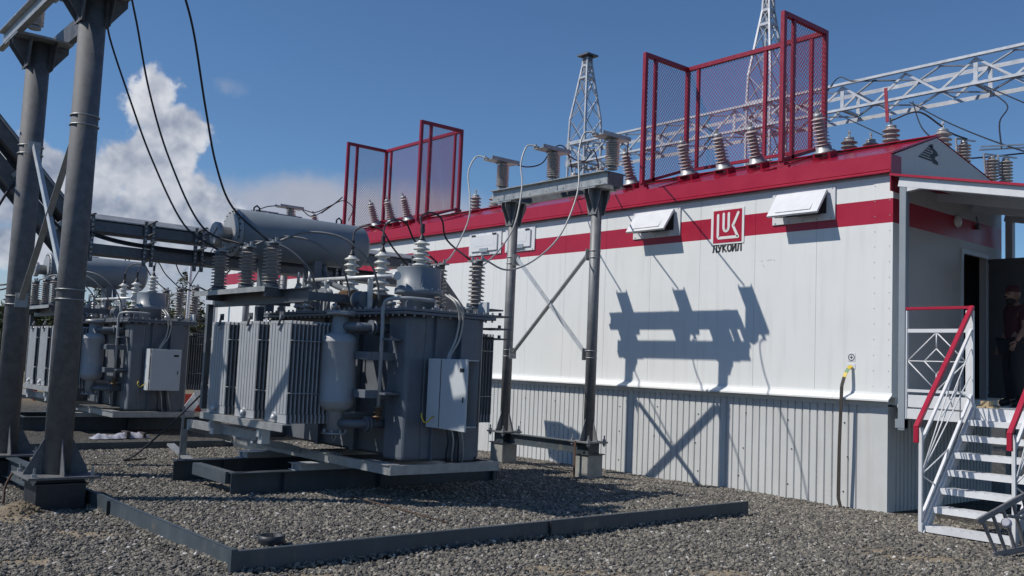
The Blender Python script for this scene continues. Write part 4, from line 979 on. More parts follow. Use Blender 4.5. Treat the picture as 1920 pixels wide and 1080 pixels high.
MB().box(-2.62,-2.60,-4.80,-4.66,1.80,2.0).box(-2.60,-2.596,-4.79,-4.67,1.81,1.99,1).build('rating_plate',['galv','grey_print'],tr) if False else None
# control cabinet on the +X face with its door swung out
cab = MB()
cy0,cy1,cxa,cxb,cz0_,cz1_ = -5.31,-4.76,-2.55,-2.32,0.905,1.66
cab.box(cxa,cxb,cy0,cy0+.012,cz0_,cz1_).box(cxa,cxb,cy1-.012,cy1,cz0_,cz1_).box(cxa,cxb,cy0+.012,cy1-.012,cz0_,cz0_+.012).box(cxa,cxb,cy0+.012,cy1-.012,cz1_-.012,cz1_).box(cxa,cxa+.012,cy0+.012,cy1-.012,cz0_+.012,cz1_-.012,1)
cab.box(cxb,cxb+.040,cy0+.002,cy0+.012,cz0_+.01,cz1_-.01,1).box(cxb+.0005,cxb+.007,cy1-.016,cy1-.004,cz0_,cz1_,1)
cab = cab.build('control_cabinet',['cabinet_paint','cabinet_inside'],tr)
m_ = MB()
for i in range(4):
    for j in range(3): m_.box(cxa+.012,cxa+.07,cy0+.08+j*.15,cy0+.19+j*.15,1.0+i*.15,1.10+i*.15)
m_.build('relay_rack','dark_steel',cab)
MB().box(TX1,cxa,-5.2,-4.95,1.0,1.05).box(TX1,cxa,-5.2,-4.95,1.5,1.55).build('cabinet_bracket','galv',cab)
# door: its own origin at the hinge so each copy can stand at its own angle
dw = cy1-cy0
dm = MB().box(0.0,.022,0.0,dw,0.0,cz1_-cz0_,0,.004).box(.0225,.026,dw-.14,dw-.05,.62,.66,1).box(.0225,.03,dw-.06,dw-.045,.30,.36,1)
door = dm.build('cabinet_door',['cabinet_paint','dark_steel'],None)
door.parent = cab; hinge = V((cxb+.030,cy0+.012,cz0_)); off_ = V(tr.location)
door.location = hinge-off_; door.rotation_euler = (0,0,radians(-97))
for z in (.12,.60): 
    h_ = MB().lathe([(.012,0),(.012,.07)],(0,0,z),n=8); hb = h_.build('door_hinge','galv_bright',None); hb.parent = door
# cables
m_ = MB()
for dy_ in (0,.05):
    m_.tube(spline([(-2.72,-5.0+dy_,2.40),(-2.52,-5.0+dy_,2.30),(-2.50,-4.95+dy_,2.15),(-2.52,-4.97+dy_,1.9),(-2.50,-5.08+dy_*.5,1.70),(-2.45,-5.1+dy_*.5,1.64)],5),.013,8)
m_.build('control_cable','cable_light',tr)
m_ = MB()
for k,dy_ in enumerate((0,.07,.14,.2)):
    m_.tube(spline([(-2.45,-5.1+dy_,.90),(-2.44,-5.1+dy_+.03,.75),(-2.50,-5.05+dy_*1.2,.60),(-2.55,-5.0+dy_*1.1,.50)],4),.011,6,m=k%2)
m_.build('control_cable',['cable_black','cable_light'],tr)
MB().tube(spline([(-2.40,-5.32,1.03),(-2.40,-5.42,.96),(-2.42,-5.46,1.02),(-2.45,-5.44,1.06)],4),.008,6).build('earth_wire','yellow',tr)
m_ = MB()
m_.tube(spline([(-4.7,-5.1,3.14),(-4.86,-4.98,3.33),(-4.74,-4.86,3.40),(-4.58,-4.74,3.34),(-4.5,-4.62,3.13),(-4.57,-4.3,2.90)],5),.012,8)
m_.tube(spline([(-3.97,-5.1,3.12),(-4.19,-4.94,3.34),(-4.2,-4.78,3.44),(-4.18,-4.62,3.41),(-4.2,-4.46,3.2),(-4.0,-4.22,2.92)],5),.012,8)
m_.tube(spline([(-3.17,-5.05,3.19),(-3.42,-4.92,3.38),(-3.47,-4.74,3.47),(-3.48,-4.56,3.41),(-3.6,-4.38,3.18),(-3.30,-4.22,2.92)],5),.012,8)
m_.build('bushing_jumper','cable_black',tr)
m_ = MB()
for x,xe in ((-3.96,-4.0),(-4.62,-4.3),(-5.42,-5.0)):
    m_.tube(spline([(x+.1,-6.55,2.93),(x+.25,-6.3,3.05),(x+.55,-6.0,3.0),(x+.75,-5.75,2.75),(x+.72,-5.6,2.5),(x+.7,-5.55,2.3)],5),.013,8)
m_.build('bushing_jumper','cable_grey',tr)
m_ = MB()
for x in (-4.85,-5.15):
    m_.lathe(sheds(.03,.045,2.25,2.55,6),(x,-5.62,0),n=12).tube([(x,-5.62,2.55),(x,-5.62,2.72)],.02,8)
m_.build('cable_gland','galv',tr)
m_ = MB()
for x,y,r_,a in ((-5.35,-5.5,.10,0),(-4.9,-5.4,.08,1),(-4.45,-5.55,.07,2)):
    m_.lathe([(r_,0),(r_,.02),(r_*.5,.03),(r_*.5,.10),(r_,.11),(r_,.13)],(x,y,2.42),(0.4,-1,0.0),18).tube([(x,y,2.2),(x,y,2.42)],.025,8).lathe([(.022,0),(.045,.03),(.022,.06)],(x+.03,y-.02,2.54),(0,0,1),10)
m_.build('lid_valve',['galv'],tr)

# second transformer, cabinet shut
t2 = copy_thing(tr, (-4.4-9.0,-5.1,0.34), 'farther grey power transformer behind the thick pole, cabinet door shut')
for c in children(t2):
    if c.name.startswith('control_cabinet'):
        for d_ in children(c):
            if d_.name.startswith('cabinet_door'): d_.rotation_euler = (0,0,0)

# ------------------------------------------------------------------ cable tray bridge
ct = thing('cable_bridge', 'dark steel two level cable tray bridge crossing behind the nearer transformer', 'cable tray', (-6.9,-4.6,0), None)
TXc = -6.9
for z in (3.16, 2.86):
    ya, yb = -7.85, -2.25
    MB().box(TXc,TXc+.012,ya,yb,z,z+.13).box(TXc-.40,TXc-.388,ya,yb,z,z+.13).box(TXc-.388,TXc,ya,yb,z,z+.008).build('tray','galv_dark',ct)
    if z > 3: MB().prism([(TXc+.03,ya,z+.145),(TXc-.43,ya,z+.145),(TXc-.43,ya,z+.16),(TXc-.2,ya,z+.25),(TXc+.03,ya,z+.16)],(0,yb-ya,0)).build('tray_cover','galv',ct)
# sloping end towards the building and sloping run up at the other end
MB().bar((TXc-.2,-2.25,3.02),(TXc-.2,-1.55,2.30),.42,.40,(0,1,0)).build('sloping_tray','galv_dark',ct)
dn = V((0,-1.18,1.30)).normalized()
for o_, mt_ in ((0.02,'galv_dark'),(-.42,'galv_dark')):
    p0 = V((TXc,-7.86,3.15+o_)); q0 = p0+dn*2.6
    MB().bar(p0,q0,.014,.18,(0,.7,.7)).bar(p0+V((-.4,0,0)),q0+V((-.4,0,0)),.014,.18,(0,.7,.7)).bar(p0+V((-.2,0,-.05)),q0+V((-.2,0,-.05)),.38,.01,(0,.7,.7)).build('sloping_tray',mt_,ct)
p0 = V((TXc-.2,-7.90,3.30)); MB().bar(p0,p0+dn*2.6,.46,.02,(0,.7,.7)).build('tray_cover','galv',ct)
for k in (0.5,1.3,2.1):
    p0 = V((TXc+.02,-7.86,2.75))+dn*k; MB().bar(p0,p0+V((0,.30,.33)),.05,.05,(1,0,0)).build('tray_strut','galv',ct)
for y in (-7.84,-7.05,-6.35,-5.2,-4.1,-2.7):
    s_ = MB()
    for xx_ in (TXc+.035,):
        s_.bar((xx_,y,2.75),(xx_,y,3.36),.035,.045,(0,1,0)); s_.bar((xx_,y+.10,2.75),(xx_,y+.10,3.36),.035,.045,(0,1,0))
        for k in range(9): s_.box(xx_+.018,xx_+.022,y-.012,y+.012,2.80+k*.06,2.83+k*.06,1); s_.box(xx_+.018,xx_+.022,y+.088,y+.112,2.80+k*.06,2.83+k*.06,1)
        for z in (2.84,3.02,3.14,3.30): s_.prism([(xx_+.02,y+.0,z),(xx_+.22,y+.05,z+.05),(xx_+.22,y+.05,z+.06),(xx_+.02,y+.0,z+.03)],(0,.03,0))
    s_.build('rack_post',['galv_dark','cable_light'],ct)
for y in (-7.93,-3.2):
    MB().bar((TXc-.2,y,0.0),(TXc-.2,y,2.86),.10,.10,(0,1,0)).build('support_post','galv_dark',ct)
for z,dy_ in ((3.0,0),(2.97,.1)):
    m_ = MB().tube(spline([(TXc+.05,-7.9,z+.16),(TXc+.05,-7.4,z+.06),(TXc+.04,-6.8,z+.03),(TXc+.04,-6.0,z+.03),(TXc+.04,-4.5,z+.02),(TXc+.04,-2.4,z+.02)],5),.015,8)
    m_.build('power_cable','cable_black',ct)
m_ = MB().tube(spline([V((TXc-.05,-7.9,3.0)),V((TXc-.05,-8.3,3.45)),V((TXc-.05,-8.8,3.9)),V((TXc-.05,-9.4,4.3)),V((TXc-.05,-9.9,4.8))],5),.02,8).tube(spline([V((TXc+.05,-7.9,2.95)),V((TXc+.05,-8.2,3.2)),V((TXc+.05,-8.6,3.7)),V((TXc,-8.9,3.2)),V((TXc,-9.1,2.5)),V((TXc,-9.0,2.0))],5),.016,8)
m_.build('power_cable','cable_black',ct)

# ------------------------------------------------------------------ free cables
def cable(label, pts, r, mt, group=None, name='cable'):
    o = MB().tube(spline(pts,8),r,8).build(name,mt); return tag(o,label,'cable',group)
cable('leftmost dark overhead cable dropping to the nearer transformer', [(-5.0,-8.65,5.7),(-5.5,-8.2,5.75),(-6.0,-7.96,5.48),(-6.06,-7.63,4.75),(-6.11,-7.29,4.06),(-5.75,-6.96,3.24),(-5.45,-6.62,2.93)], .0125,'cable_black','overhead drop cables')
cable('middle dark overhead cable of the three dropping to the nearer transformer', [(-4.2,-8.65,5.8),(-4.53,-8.3,5.82),(-5.07,-7.96,5.51),(-5.39,-7.63,4.75),(-5.48,-7.29,3.97),(-5.13,-6.96,3.15),(-4.65,-6.62,2.93)], .0125,'cable_black','overhead drop cables')
cable('rightmost dark overhead cable crossing the end of the oil cylinder', [(-2.86,-8.3,5.31),(-3.23,-7.96,4.91),(-3.59,-7.63,4.22),(-4.02,-7.29,3.7),(-4.27,-6.96,3.3),(-4.0,-6.62,2.93)], .0125,'cable_black','overhead drop cables')
cable('light grey cable curving down from the left insulator of the slim frame', [(-5.60,-2.26,4.92),(-5.74,-2.34,4.92),(-5.73,-2.48,4.65),(-5.28,-2.77,4.16),(-4.82,-3.12,3.74),(-4.55,-3.48,3.32),(-4.24,-3.84,3.06),(-3.9,-4.2,2.93)], .0115,'cable_light','frame drop cables')
cable('light grey cable curving down from the middle insulator of the slim frame', [(-4.39,-2.26,4.92),(-4.50,-2.34,4.9),(-4.45,-2.48,4.6),(-4.06,-2.77,4.18),(-3.77,-3.12,3.56),(-3.65,-3.48,3.15),(-3.58,-3.84,2.89),(-3.25,-4.2,2.92)], .0115,'cable_light','frame drop cables')
cable('light grey cable hanging in a wide bow from the right insulator of the slim frame', [(-3.15,-2.26,4.92),(-3.27,-2.34,4.9),(-3.22,-2.48,4.58),(-2.91,-2.77,3.97),(-2.84,-3.12,3.34),(-2.94,-3.48,2.97),(-3.03,-3.84,2.82),(-3.05,-4.2,2.92)], .0115,'cable_light','frame drop cables')
cable('black cable looping from the left frame insulator over to the roof', [(-5.60,-1.63,4.91),(-5.87,-1.12,4.99),(-5.96,-0.73,5.13),(-6.17,-0.35,5.43),(-6.34,0.03,5.65),(-6.53,0.42,5.62),(-6.8,0.8,5.35)], .0115,'cable_black','roof jumper cables')
cable('black cable from the middle frame insulator over to the roof', [(-4.39,-1.63,4.91),(-4.78,-1.04,4.97),(-5.03,-0.58,5.08),(-5.33,-0.12,5.38),(-5.68,0.34,5.34),(-6.1,0.8,5.3)], .0115,'cable_black','roof jumper cables')
cable('black cable from the right frame insulator to the roof bushing beside it', [(-3.15,-1.63,4.91),(-3.9,-0.77,5.16),(-4.61,-0.03,5.30),(-5.26,0.66,5.36)], .0115,'cable_black','roof jumper cables')
cable('black cable looping from the tray over the oil cylinder toward the far roof', [(-12.95,-1.63,4.91),(-13.3,-1.1,4.95),(-13.5,-.6,5.2),(-13.8,-.1,5.42),(-14.2,.4,5.35),(-14.9,.7,5.15)], .0115,'cable_black','far roof jumper cables')
cable('higher black cable looping above the oil cylinder to the far roof bushing', [(-13.0,-1.60,4.91),(-13.6,-1.0,4.9),(-14.0,-.3,5.3),(-14.4,.2,5.62),(-15.2,.5,5.62),(-16.2,.62,5.45)], .0115,'cable_black','far roof jumper cables')
cable('black cable drooping from the front of the tray above the oil cylinder', [(-12.95,-2.20,4.91),(-13.1,-2.45,4.85),(-13.3,-2.8,4.6),(-13.4,-3.2,4.2),(-13.0,-3.8,3.4),(-12.5,-4.2,2.95)], .0115,'cable_black','far roof jumper cables')
cable('thin dark cable hanging from the nearer radiators down to the gravel', [(-5.9,-6.35,1.25),(-6.1,-6.5,1.0),(-6.3,-6.65,.75),(-6.55,-6.85,.45),(-6.8,-7.0,.22),(-7.05,-7.05,.135),(-7.2,-6.7,.13)], .012,'cable_black')
for i,(pts,lb) in enumerate(([[(-16.2,-6.6,2.95),(-16.5,-6.9,2.9),(-17.5,-7.6,3.1),(-19,-8.6,3.9)],'dark cable sagging left of the farther transformer'],[[(-15.5,-6.6,2.95),(-15.9,-7.0,2.75),(-17.0,-7.8,2.9),(-18.5,-9.0,3.6)],'lower dark cable sagging left of the farther transformer'],
    [[(-12.1,-4.2,2.92),(-12.4,-3.7,2.85),(-12.0,-3.2,3.05),(-11.0,-2.6,3.6)],'dark cable rising from the right side of the farther transformer'],[[(-12.9,-4.2,2.92),(-13.3,-3.6,2.9),(-13.4,-3.2,3.2),(-13.2,-2.8,3.8)],'second dark cable rising behind the farther transformer'])):
    cable(lb,pts,.018,'cable_black','cables at the farther transformer')

# ------------------------------------------------------------------ roof screens
def clipline(poly, p, d):
    """clip an infinite 2d line p + t d to a convex polygon"""
    t0, t1 = -1e9, 1e9; n = len(poly)
    for i in range(n):
        a = V(poly[i]); b = V(poly[(i+1)%n]); e = b-a; nn = V((-e.y,e.x))
        den = nn.dot(d); num = nn.dot(a-p)
        if abs(den) < 1e-9:
            if num > 0: return None
            continue
        t = num/den
        if den > 0: t0 = max(t0,t)
        else: t1 = min(t1,t)
    return (p+d*t0, p+d*t1) if t1 > t0 else None
def infill(poly2, to3, nrm, pitch, wd, ang=40):
    mb = MB()
    cxp = V((sum(p[0] for p in poly2)/len(poly2), sum(p[1] for p in poly2)/len(poly2))); R_ = max((V(p)-cxp).length for p in poly2)
    for a in (ang,-ang):
        d = V((cos(radians(90-a)),sin(radians(90-a)))); n_ = V((-d.y,d.x))
        k = -int(R_/pitch)
        while k*pitch < R_:
            c = clipline(poly2, cxp+n_*(k*pitch), d)
            if c and (c[1]-c[0]).length > .02: mb.bar(to3(c[0]),to3(c[1]),wd,wd*.6,nrm)
            k += 1
    return mb
def screen(label, xl, xr):
    t = thing('roof_screen', label, 'mesh screen', ((xl+xr)/2,0.7,4.75), 'red mesh screens on the roof')
    yf,yb,zt = .30,1.42,7.03; w_ = .07
    def post(x,y,z0,z1,wx=w_,wy=w_,nm='post'): MB().box(x-wx/2,x+wx/2,y-wy/2,y+wy/2,z0,z1,0,.004).build(nm,'dark_red',t)
    for x, s_ in ((xl,1),(xr,-1)):
        post(x,yf,4.76,zt); post(x,yb,5.13,zt); post(x,yf+.26,4.84,zt-.07,.05,.07)
        MB().bar((x,yf+.036,zt-.035),(x,yb-.036,zt-.035),w_,w_).build('top_rail','dark_red',t)
        MB().bar((x,yf+.036,4.80),(x,yb-.036,5.17),.05,.05).build('bottom_rail','dark_red',t)
        poly = [(yf+.04,4.84),(yb-.04,5.20),(yb-.04,zt-.07),(yf+.04,zt-.07)]
        infill(poly,lambda p,x=x: (x,p[0],p[1]),(1,0,0),.046,.0052).build('mesh_infill','dark_red',t,'stuff')
        sb = MB()
        for k in range(6): sb.bolt((x+.036,yf+.26,5.0+k*.35),(1,0,0),.010,.006)
        sb.build('bolts','galv_bright',t,'stuff')
        for y, z in ((yf+.05,4.64),(yb,5.03)):
            MB().box(x-.14,x+.14,y-.09,y+.09,z,z+.05).box(x-.05,x+.05,y-.06,y+.06,z+.05,z+.13).build('foot_bracket','dark_red',t)
    MB().bar((xl+.036,yb,zt-.035),(xr-.036,yb,zt-.035),w_,w_).build('top_rail','dark_red',t)
    MB().bar((xl+.036,yb,5.17),(xr-.036,yb,5.17),.05,.05).build('bottom_rail','dark_red',t)
    n_ = 2; L = xr-xl
    for x in (xl+.24, xl+L*.60, xr-.24): post(x,yb,5.195,zt-.072,.06,.05)
    poly = [(xl+.04,5.2),(xr-.04,5.2),(xr-.04,zt-.07),(xl+.04,zt-.07)]
    infill(poly,lambda p: (p[0],yb,p[1]),(0,1,0),.046,.0052).build('mesh_infill','dark_red',t,'stuff')
screen('tall dark red mesh screen on the roof near the gable end', -4.56, -1.84)
screen('dark red mesh screen on the far part of the roof above the oil cylinder', -14.42, -11.22)

# roof bushings: tilted square to the front roof slope, each on a red bracket
RN = V((0,-0.36,1)).normalized()
def roof_bushing(first, x, lb, grp):
    z = 4.55+.36*(.62+.05)+.11
    if first is None:
        t = thing('roof_bushing', lb, 'insulator', (0,0,0), grp)
        MB().box(-.14,.14,-.10,.10,-.11,-.07).box(-.14,-.10,-.10,.10,-.07,-.02).box(.10,.14,-.10,.10,-.07,-.02).build('bracket','dark_red',t)
        MB().lathe([(.15,-.02),(.15,0),(.115,.01),(.11,.07),(.08,.09)],n=20).build('base_flange','galv',t)
        MB().lathe(sheds(.068,.118,.08,.50,8,.15),n=22).build('ceramic_body','porcelain_pink',t)
        MB().lathe([(.06,.495),(.065,.50),(.06,.54),(.03,.55)],n=14).box(-.02,.02,-.01,.01,.55,.62).build('terminal','galv',t)
        t.location = (x,.62,z); t.rotation_euler = V((0,0,1)).rotation_difference(RN).to_euler(); return t
    c = copy_thing(first,(x,.62,z),lb); c['group'] = grp; return c
g_ = 'ribbed bushings on the front roof slope'
rb = roof_bushing(None,-5.10,'ribbed roof bushing just left of the near red screen',g_)
for x,lb in ((-3.84,'leftmost of the three roof bushings inside the near red screen'),(-3.12,'middle one of the three roof bushings inside the near red screen'),(-2.49,'rightmost of the three roof bushings inside the near red screen'),(-1.34,'ribbed roof bushing standing right of the near red screen'),
             (-13.45,'leftmost of the three roof bushings inside the far red screen'),(-12.72,'middle one of the three roof bushings inside the far red screen'),(-12.04,'rightmost of the three roof bushings inside the far red screen'),(-16.3,'roof bushing seen just left of the far red screen'),(-17.3,'roof bushing farthest left, above the end of the oil cylinder')):
    roof_bushing(rb,x,lb,g_)
# upright insulators behind the ridge
def ridge_ins(lb, x, y, z, h, mt='porcelain_brown', rs=.125, term=.12, n=5):
    return post_ins('roof_insulator', lb, 'insulator', (x,y,z), h, .075, rs, n, mt, 'brown insulators on the rear roof slope', term=term)
ri = ridge_ins('brown insulator behind the ridge with white tab, first right of the near screen', -1.58,1.7,4.90,.44)
for x,y,z,lb in ((-.82,1.55,4.93,'brown insulator on the ridge under the red drop bar'),(-1.50,2.2,4.95,'brown insulator partly hidden behind the ridge right of the near screen'),(-.15,1.75,4.80,'brown insulator with flat cap at the gable peak'),
                 (-6.95,1.0,4.93,'small insulator behind the slim frame beam under the lattice mast'),(-6.25,1.0,4.93,'small insulator with wire behind the right part of the slim frame beam'),(-10.35,1.25,4.93,'far roof insulator left of the slim frame'),(-9.75,1.3,4.85,'far roof insulator just left of the slim frame pole'),(-9.4,1.3,4.83,'far roof insulator peeping over the roof behind the slim frame pole')):
    copy_thing(ri,(x,y,z),lb)
sw = None
for x,y,z,lb in ((-.12,2.35,4.72,'disconnector post with arm on the rear roof slope, left of a pair'),(.02,2.95,4.58,'slim post of the disconnector pair above the canopy'),(.16,3.1,4.56,'thicker post of the disconnector pair with pale blades above the canopy')):
    if sw is None:
        sw = thing('disconnector_post', lb, 'insulator', (x,y,z), 'disconnector posts above the canopy')
        MB().box(x-.06,x+.06,y-.06,y+.06,z-.15,z).build('base','galv_dark',sw)
        MB().lathe(sheds(.055,.10,z,z+.42,9),(x,y,0),n=18).build('ceramic_body','porcelain_brown',sw)
        MB().lathe([(.05,z+.42),(.05,z+.46)],(x,y,0),n=12).bar((x-.05,y-.15,z+.48),(x+.05,y+.25,z+.50),.03,.02).bar((x-.05,y-.15,z+.48),(x-.04,y-.12,z+.2),.03,.02,(1,0,0)).build('contact_arm','alu',sw)
    else: copy_thing(sw,(x,y,z),lb)
tag(MB().bar((-.10,2.8,5.13),(.55,3.4,5.19),.03,.02).bar((-.07,2.78,5.17),(.58,3.38,5.23),.03,.02).build('contact_blades','alu'),'pale parallel contact blades on the disconnector above the canopy','switch blade')
tag(MB().bar((-.85,1.5,5.42),(-.90,1.53,5.95),.05,.012,(0,1,0)).build('drop_bar','dark_red'),'slim red bar rising from the ridge insulator to the lattice beam','bar')

# ------------------------------------------------------------------ lattice portal behind the building
def lattice_mast(label, x, y, zt, cap):
    t = thing('lattice_mast', label, 'mast', (x,y,0), 'lattice masts behind the building')
    def hw(z): 
        if z < 9.3: return .36
        return max(.09,.36-(z-9.3)*.135)
    lev = [0,1.2,2.4,3.6,4.8,6.0,7.0,8.0,8.7,9.45,10.15,10.8]+([11.2,11.5] if cap else [11.2,11.6,12.1,12.6,13.1,13.6])
    lev = [l for l in lev if l <= zt]
    C4 = [(-1,-1),(1,-1),(1,1),(-1,1)]
    legs = [MB() for _ in range(4)]; br = MB()
    for a,b in zip(lev[:-1],lev[1:]):
        ha,hb = hw(a),hw(b)
        for i,(sx_,sy_) in enumerate(C4):
            legs[i].bar((x+sx_*ha,y+sy_*ha,a),(x+sx_*hb,y+sy_*hb,b),.055,.055,(0,1,0))
            j = (i+1)%4; qx,qy = C4[j]
            br.bar((x+sx_*ha,y+sy_*ha,a),(x+qx*hb,y+qy*hb,b),.03,.012); br.bar((x+qx*ha,y+qy*ha,a),(x+sx_*hb,y+sy_*hb,b),.03,.012)
            if b in (8.0,8.7,10.8,11.2): br.bar((x+sx_*hb,y+sy_*hb,b),(x+qx*hb,y+qy*hb,b),.05,.07)
    for l in legs: l.build('leg','galv_tower',t)
    br.build('bracing','galv_tower',t)
    m_ = MB()
    for z in (8.05,8.6):
        for sx_,sy_ in C4: m_.box(x+sx_*.36-.09,x+sx_*.36+.09,y+sy_*.38-.006,y+sy_*.38+.006,z-.1,z+.1)
    m_.build('gusset_plate','galv',t)
    zc = lev[-1]
    if cap: MB().box(x-.24,x+.24,y-.24,y+.24,zc,zc+.05).box(x-.12,x+.12,y-.12,y+.12,zc-.14,zc).build('cap_plate','galv_dark',t)
    else: MB().tube([(x,y,zc-.1),(x,y,zc+3.5)],.03,8).build('lightning_rod','galv',t)
    return t
lattice_mast('shorter lattice mast with flat cap behind the slim frame',-14.95,9.0,11.55,True)
lattice_mast('tall lattice mast rising out of the picture behind the near red screen',-8.22,9.0,14,False)
tb = thing('lattice_beam', 'long pale steel lattice beam joining the masts behind the building', 'truss', (-6,9,8.25), None)
ya_,yb_ = 8.62,9.38; za_,zb_ = 7.98,8.60; XA,XB = -15.2,5.2
for y in (ya_,yb_):
    for z in (za_,zb_): MB().angle((XA,y,z),(XB,y,z),.085 if y<9 else -.085,.011,(0,0,1)).build('chord','galv_tower',tb)
br = MB(); k = 0; step = .78; x = XA
while x < XB-.1:
    x2 = x+step
    for y in (ya_+.03,yb_-.03):
        br.bar((x,y,za_+.04) if k%2 else (x,y,zb_-.02),(x2,y,zb_-.02) if k%2 else (x2,y,za_+.04),.05,.03,(0,1,0))
    for z in (za_+.02,zb_-.01):
        br.bar((x,ya_+.05,z),(x2,yb_-.05,z) if k%2 else (x2,ya_+.05,z),.04,.03) if k%2 else br.bar((x,yb_-.05,z),(x2,ya_+.05,z),.04,.03)
    if k%4 == 0:
        br.bar((x,ya_+.02,za_+.05),(x,ya_+.02,zb_-.02),.09,.02,(0,1,0)); br.bar((x,yb_-.02,za_+.05),(x,yb_-.02,zb_-.02),.09,.02,(0,1,0)); br.bar((x,ya_+.05,za_+.05),(x,yb_-.05,za_+.05),.08,.06)
    x = x2; k += 1
br.build('diagonals','galv_tower',tb)
wires = [([(-5.9,8.5,7.92),(-3.59,6.3,6.62),(-1.0,3.6,5.2)],'dark wire sloping from the lattice beam behind the first ridge insulator'),
 ([(-4.1,8.5,7.85),(-1.64,5.55,6.27),(1.4,1.7,4.55),(5,-1,2.9)],'dark wire sloping from the lattice beam down over the canopy'),
 ([(-2.48,8.5,7.9),(-.72,6.0,6.66),(2.5,1.4,4.4)],'dark wire leaving the lattice beam at the picture edge'),
 ([(-2.48,8.5,7.85),(-1.25,6.6,6.85),(-.55,4.6,6.0),(.14,3.0,5.15)],'jumper wire hanging from the lattice beam to the disconnector'),
 ([(-4.03,8.5,7.85),(-2.76,6.23,6.75),(-1.45,3.87,5.83),(-.18,1.9,5.0)],'jumper wire hanging from the lattice beam to the gable peak'),
 ([(-.82,1.55,5.45),(-.44,1.6,5.52),(-.15,1.75,5.28)],'short jumper between the two ridge insulators at the gable'),
 ([(-.15,1.75,5.25),(-.12,2.05,5.22),(-.10,2.4,5.22)],'short pale jumper from the gable insulator to the disconnector'),
 ([(-6.3,8.6,8.45),(-5.92,8.6,8.82),(-5.53,8.6,8.66),(-4.5,8.6,8.45)],'bent wire arching over the lattice beam right of the near screen'),
 ([(-14.9,9,8.0),(-12,5.5,6.4),(-10.2,3,5.5)],'dark wire sloping down left of the slim frame'),
 ([(-9.6,8.6,7.9),(-7.2,5.0,6.4),(-5.2,2.0,5.5)],'dark wire sloping down behind the near screen, left part'),
 ([(-8.2,8.6,7.9),(-5.6,4.8,6.2),(-3.0,2.0,5.2)],'dark wire sloping down behind the near screen, right part'),
 ([(-2.0,2.9,5.38),(-.6,4.2,5.34),(4,8,6.2)],'thin level wire passing above the canopy')]
for p,lb in wires: cable(lb,p,.013,'cable_black','wires behind the building','wire')
sw_ = MB()
for x in (-9.6,-8.2,-4.1,-2.48): sw_.lathe(sheds(.02,.06,0,.35,5),(x,8.45,7.55),(0.2,-.5,.7),12)

# ------------------------------------------------------------------ small ground things
sb_ = MB().lathe([(.09,-.05),(.10,.09),(.108,.135),(.108,.172),(.088,.172),(.084,.06),(.01,.06)],(-1.03,-7.84,.0),n=24,caps=False)
tag(sb_.build('pipe_stub','dark_steel'),'short black pipe stub sticking out of the gravel near the pit corner','pipe')
tag(MB().tube([(-2.85,-6.03,.145),(-1.9,-6.06,.15),(-1.0,-6.09,.145)],.008,6).build('steel_rod','rust'),'thin rusty rod lying on the gravel in front of the transformer','rod')
random.seed(9)
bd = thing('wrapped_bundle','flat white wrapped bundle with dark straps lying on the gravel','bundle',(-10.7,-5.95,.1))
def bag(x0,x1,y0,y1,z0,h,seed):
    n_,m2 = 18,7; mb = MB(); vs=[]
    for i in range(n_+1):
        for j in range(m2+1):
            u,v = i/n_,j/m2; x = x0+(x1-x0)*v+.03*noise.noise((u*5,v*3,seed)); y = y0+(y1-y0)*u
            pr_ = (max(0,sin(pi*v)))**.55*(max(0,sin(pi*u)))**.25
            vs.append((x,y,z0+h*pr_*(.75+.6*noise.noise((u*6,v*4,seed+2)))))
    fs=[(i*(m2+1)+j,i*(m2+1)+j+1,(i+1)*(m2+1)+j+1,(i+1)*(m2+1)+j) for i in range(n_) for j in range(m2)]
    return mb.add(vs,fs,0,True)
bag(-10.86,-10.6,-6.02,-5.45,.11,.11,1).build('sack','plastic_sheet',bd); bag(-10.80,-10.55,-6.42,-5.95,.11,.08,5).build('sack','plastic_sheet',bd)
MB().box(-10.88,-10.58,-5.86,-5.80,.12,.225).box(-10.88,-10.58,-5.58,-5.53,.12,.20).build('strap','strap_dark',bd)
random.seed(21)
hp = MB()
hp.lathe([(.30,-.04),(.24,.01),(.15,.05),(.07,.085),(.01,.10)],(-4.02,-9.0,0.0),(0.05,.1,1),14)
for i in range(190):
    a = random.uniform(0,6.28); r_ = abs(random.gauss(0,.15)); h_ = max(.0,.10-r_*.38); q_ = random.uniform(.35,.85)
    hp.lathe([(.001,-.02*q_),(.026*q_,-.010*q_),(.03*q_,.004),(.016*q_,.018*q_),(.003,.022*q_)],(-4.02+cos(a)*r_*1.1,-9.0+sin(a)*r_,h_+.005),(random.uniform(-.7,.7),random.uniform(-.7,.7),1),5,0,True,False)
tag(hp.build('sand_heap','sand',None,'stuff'),'small heap of sandy soil at the foot of the thick pole','soil heap')
tag(MB().tube(spline([(-4.45,-9.0,.33),(-4.42,-9.06,.2),(-4.35,-9.08,.05)],4),.012,6).build('earth_wire','rust'),'thin earthing wire running down the nearer thick pole footing','wire')

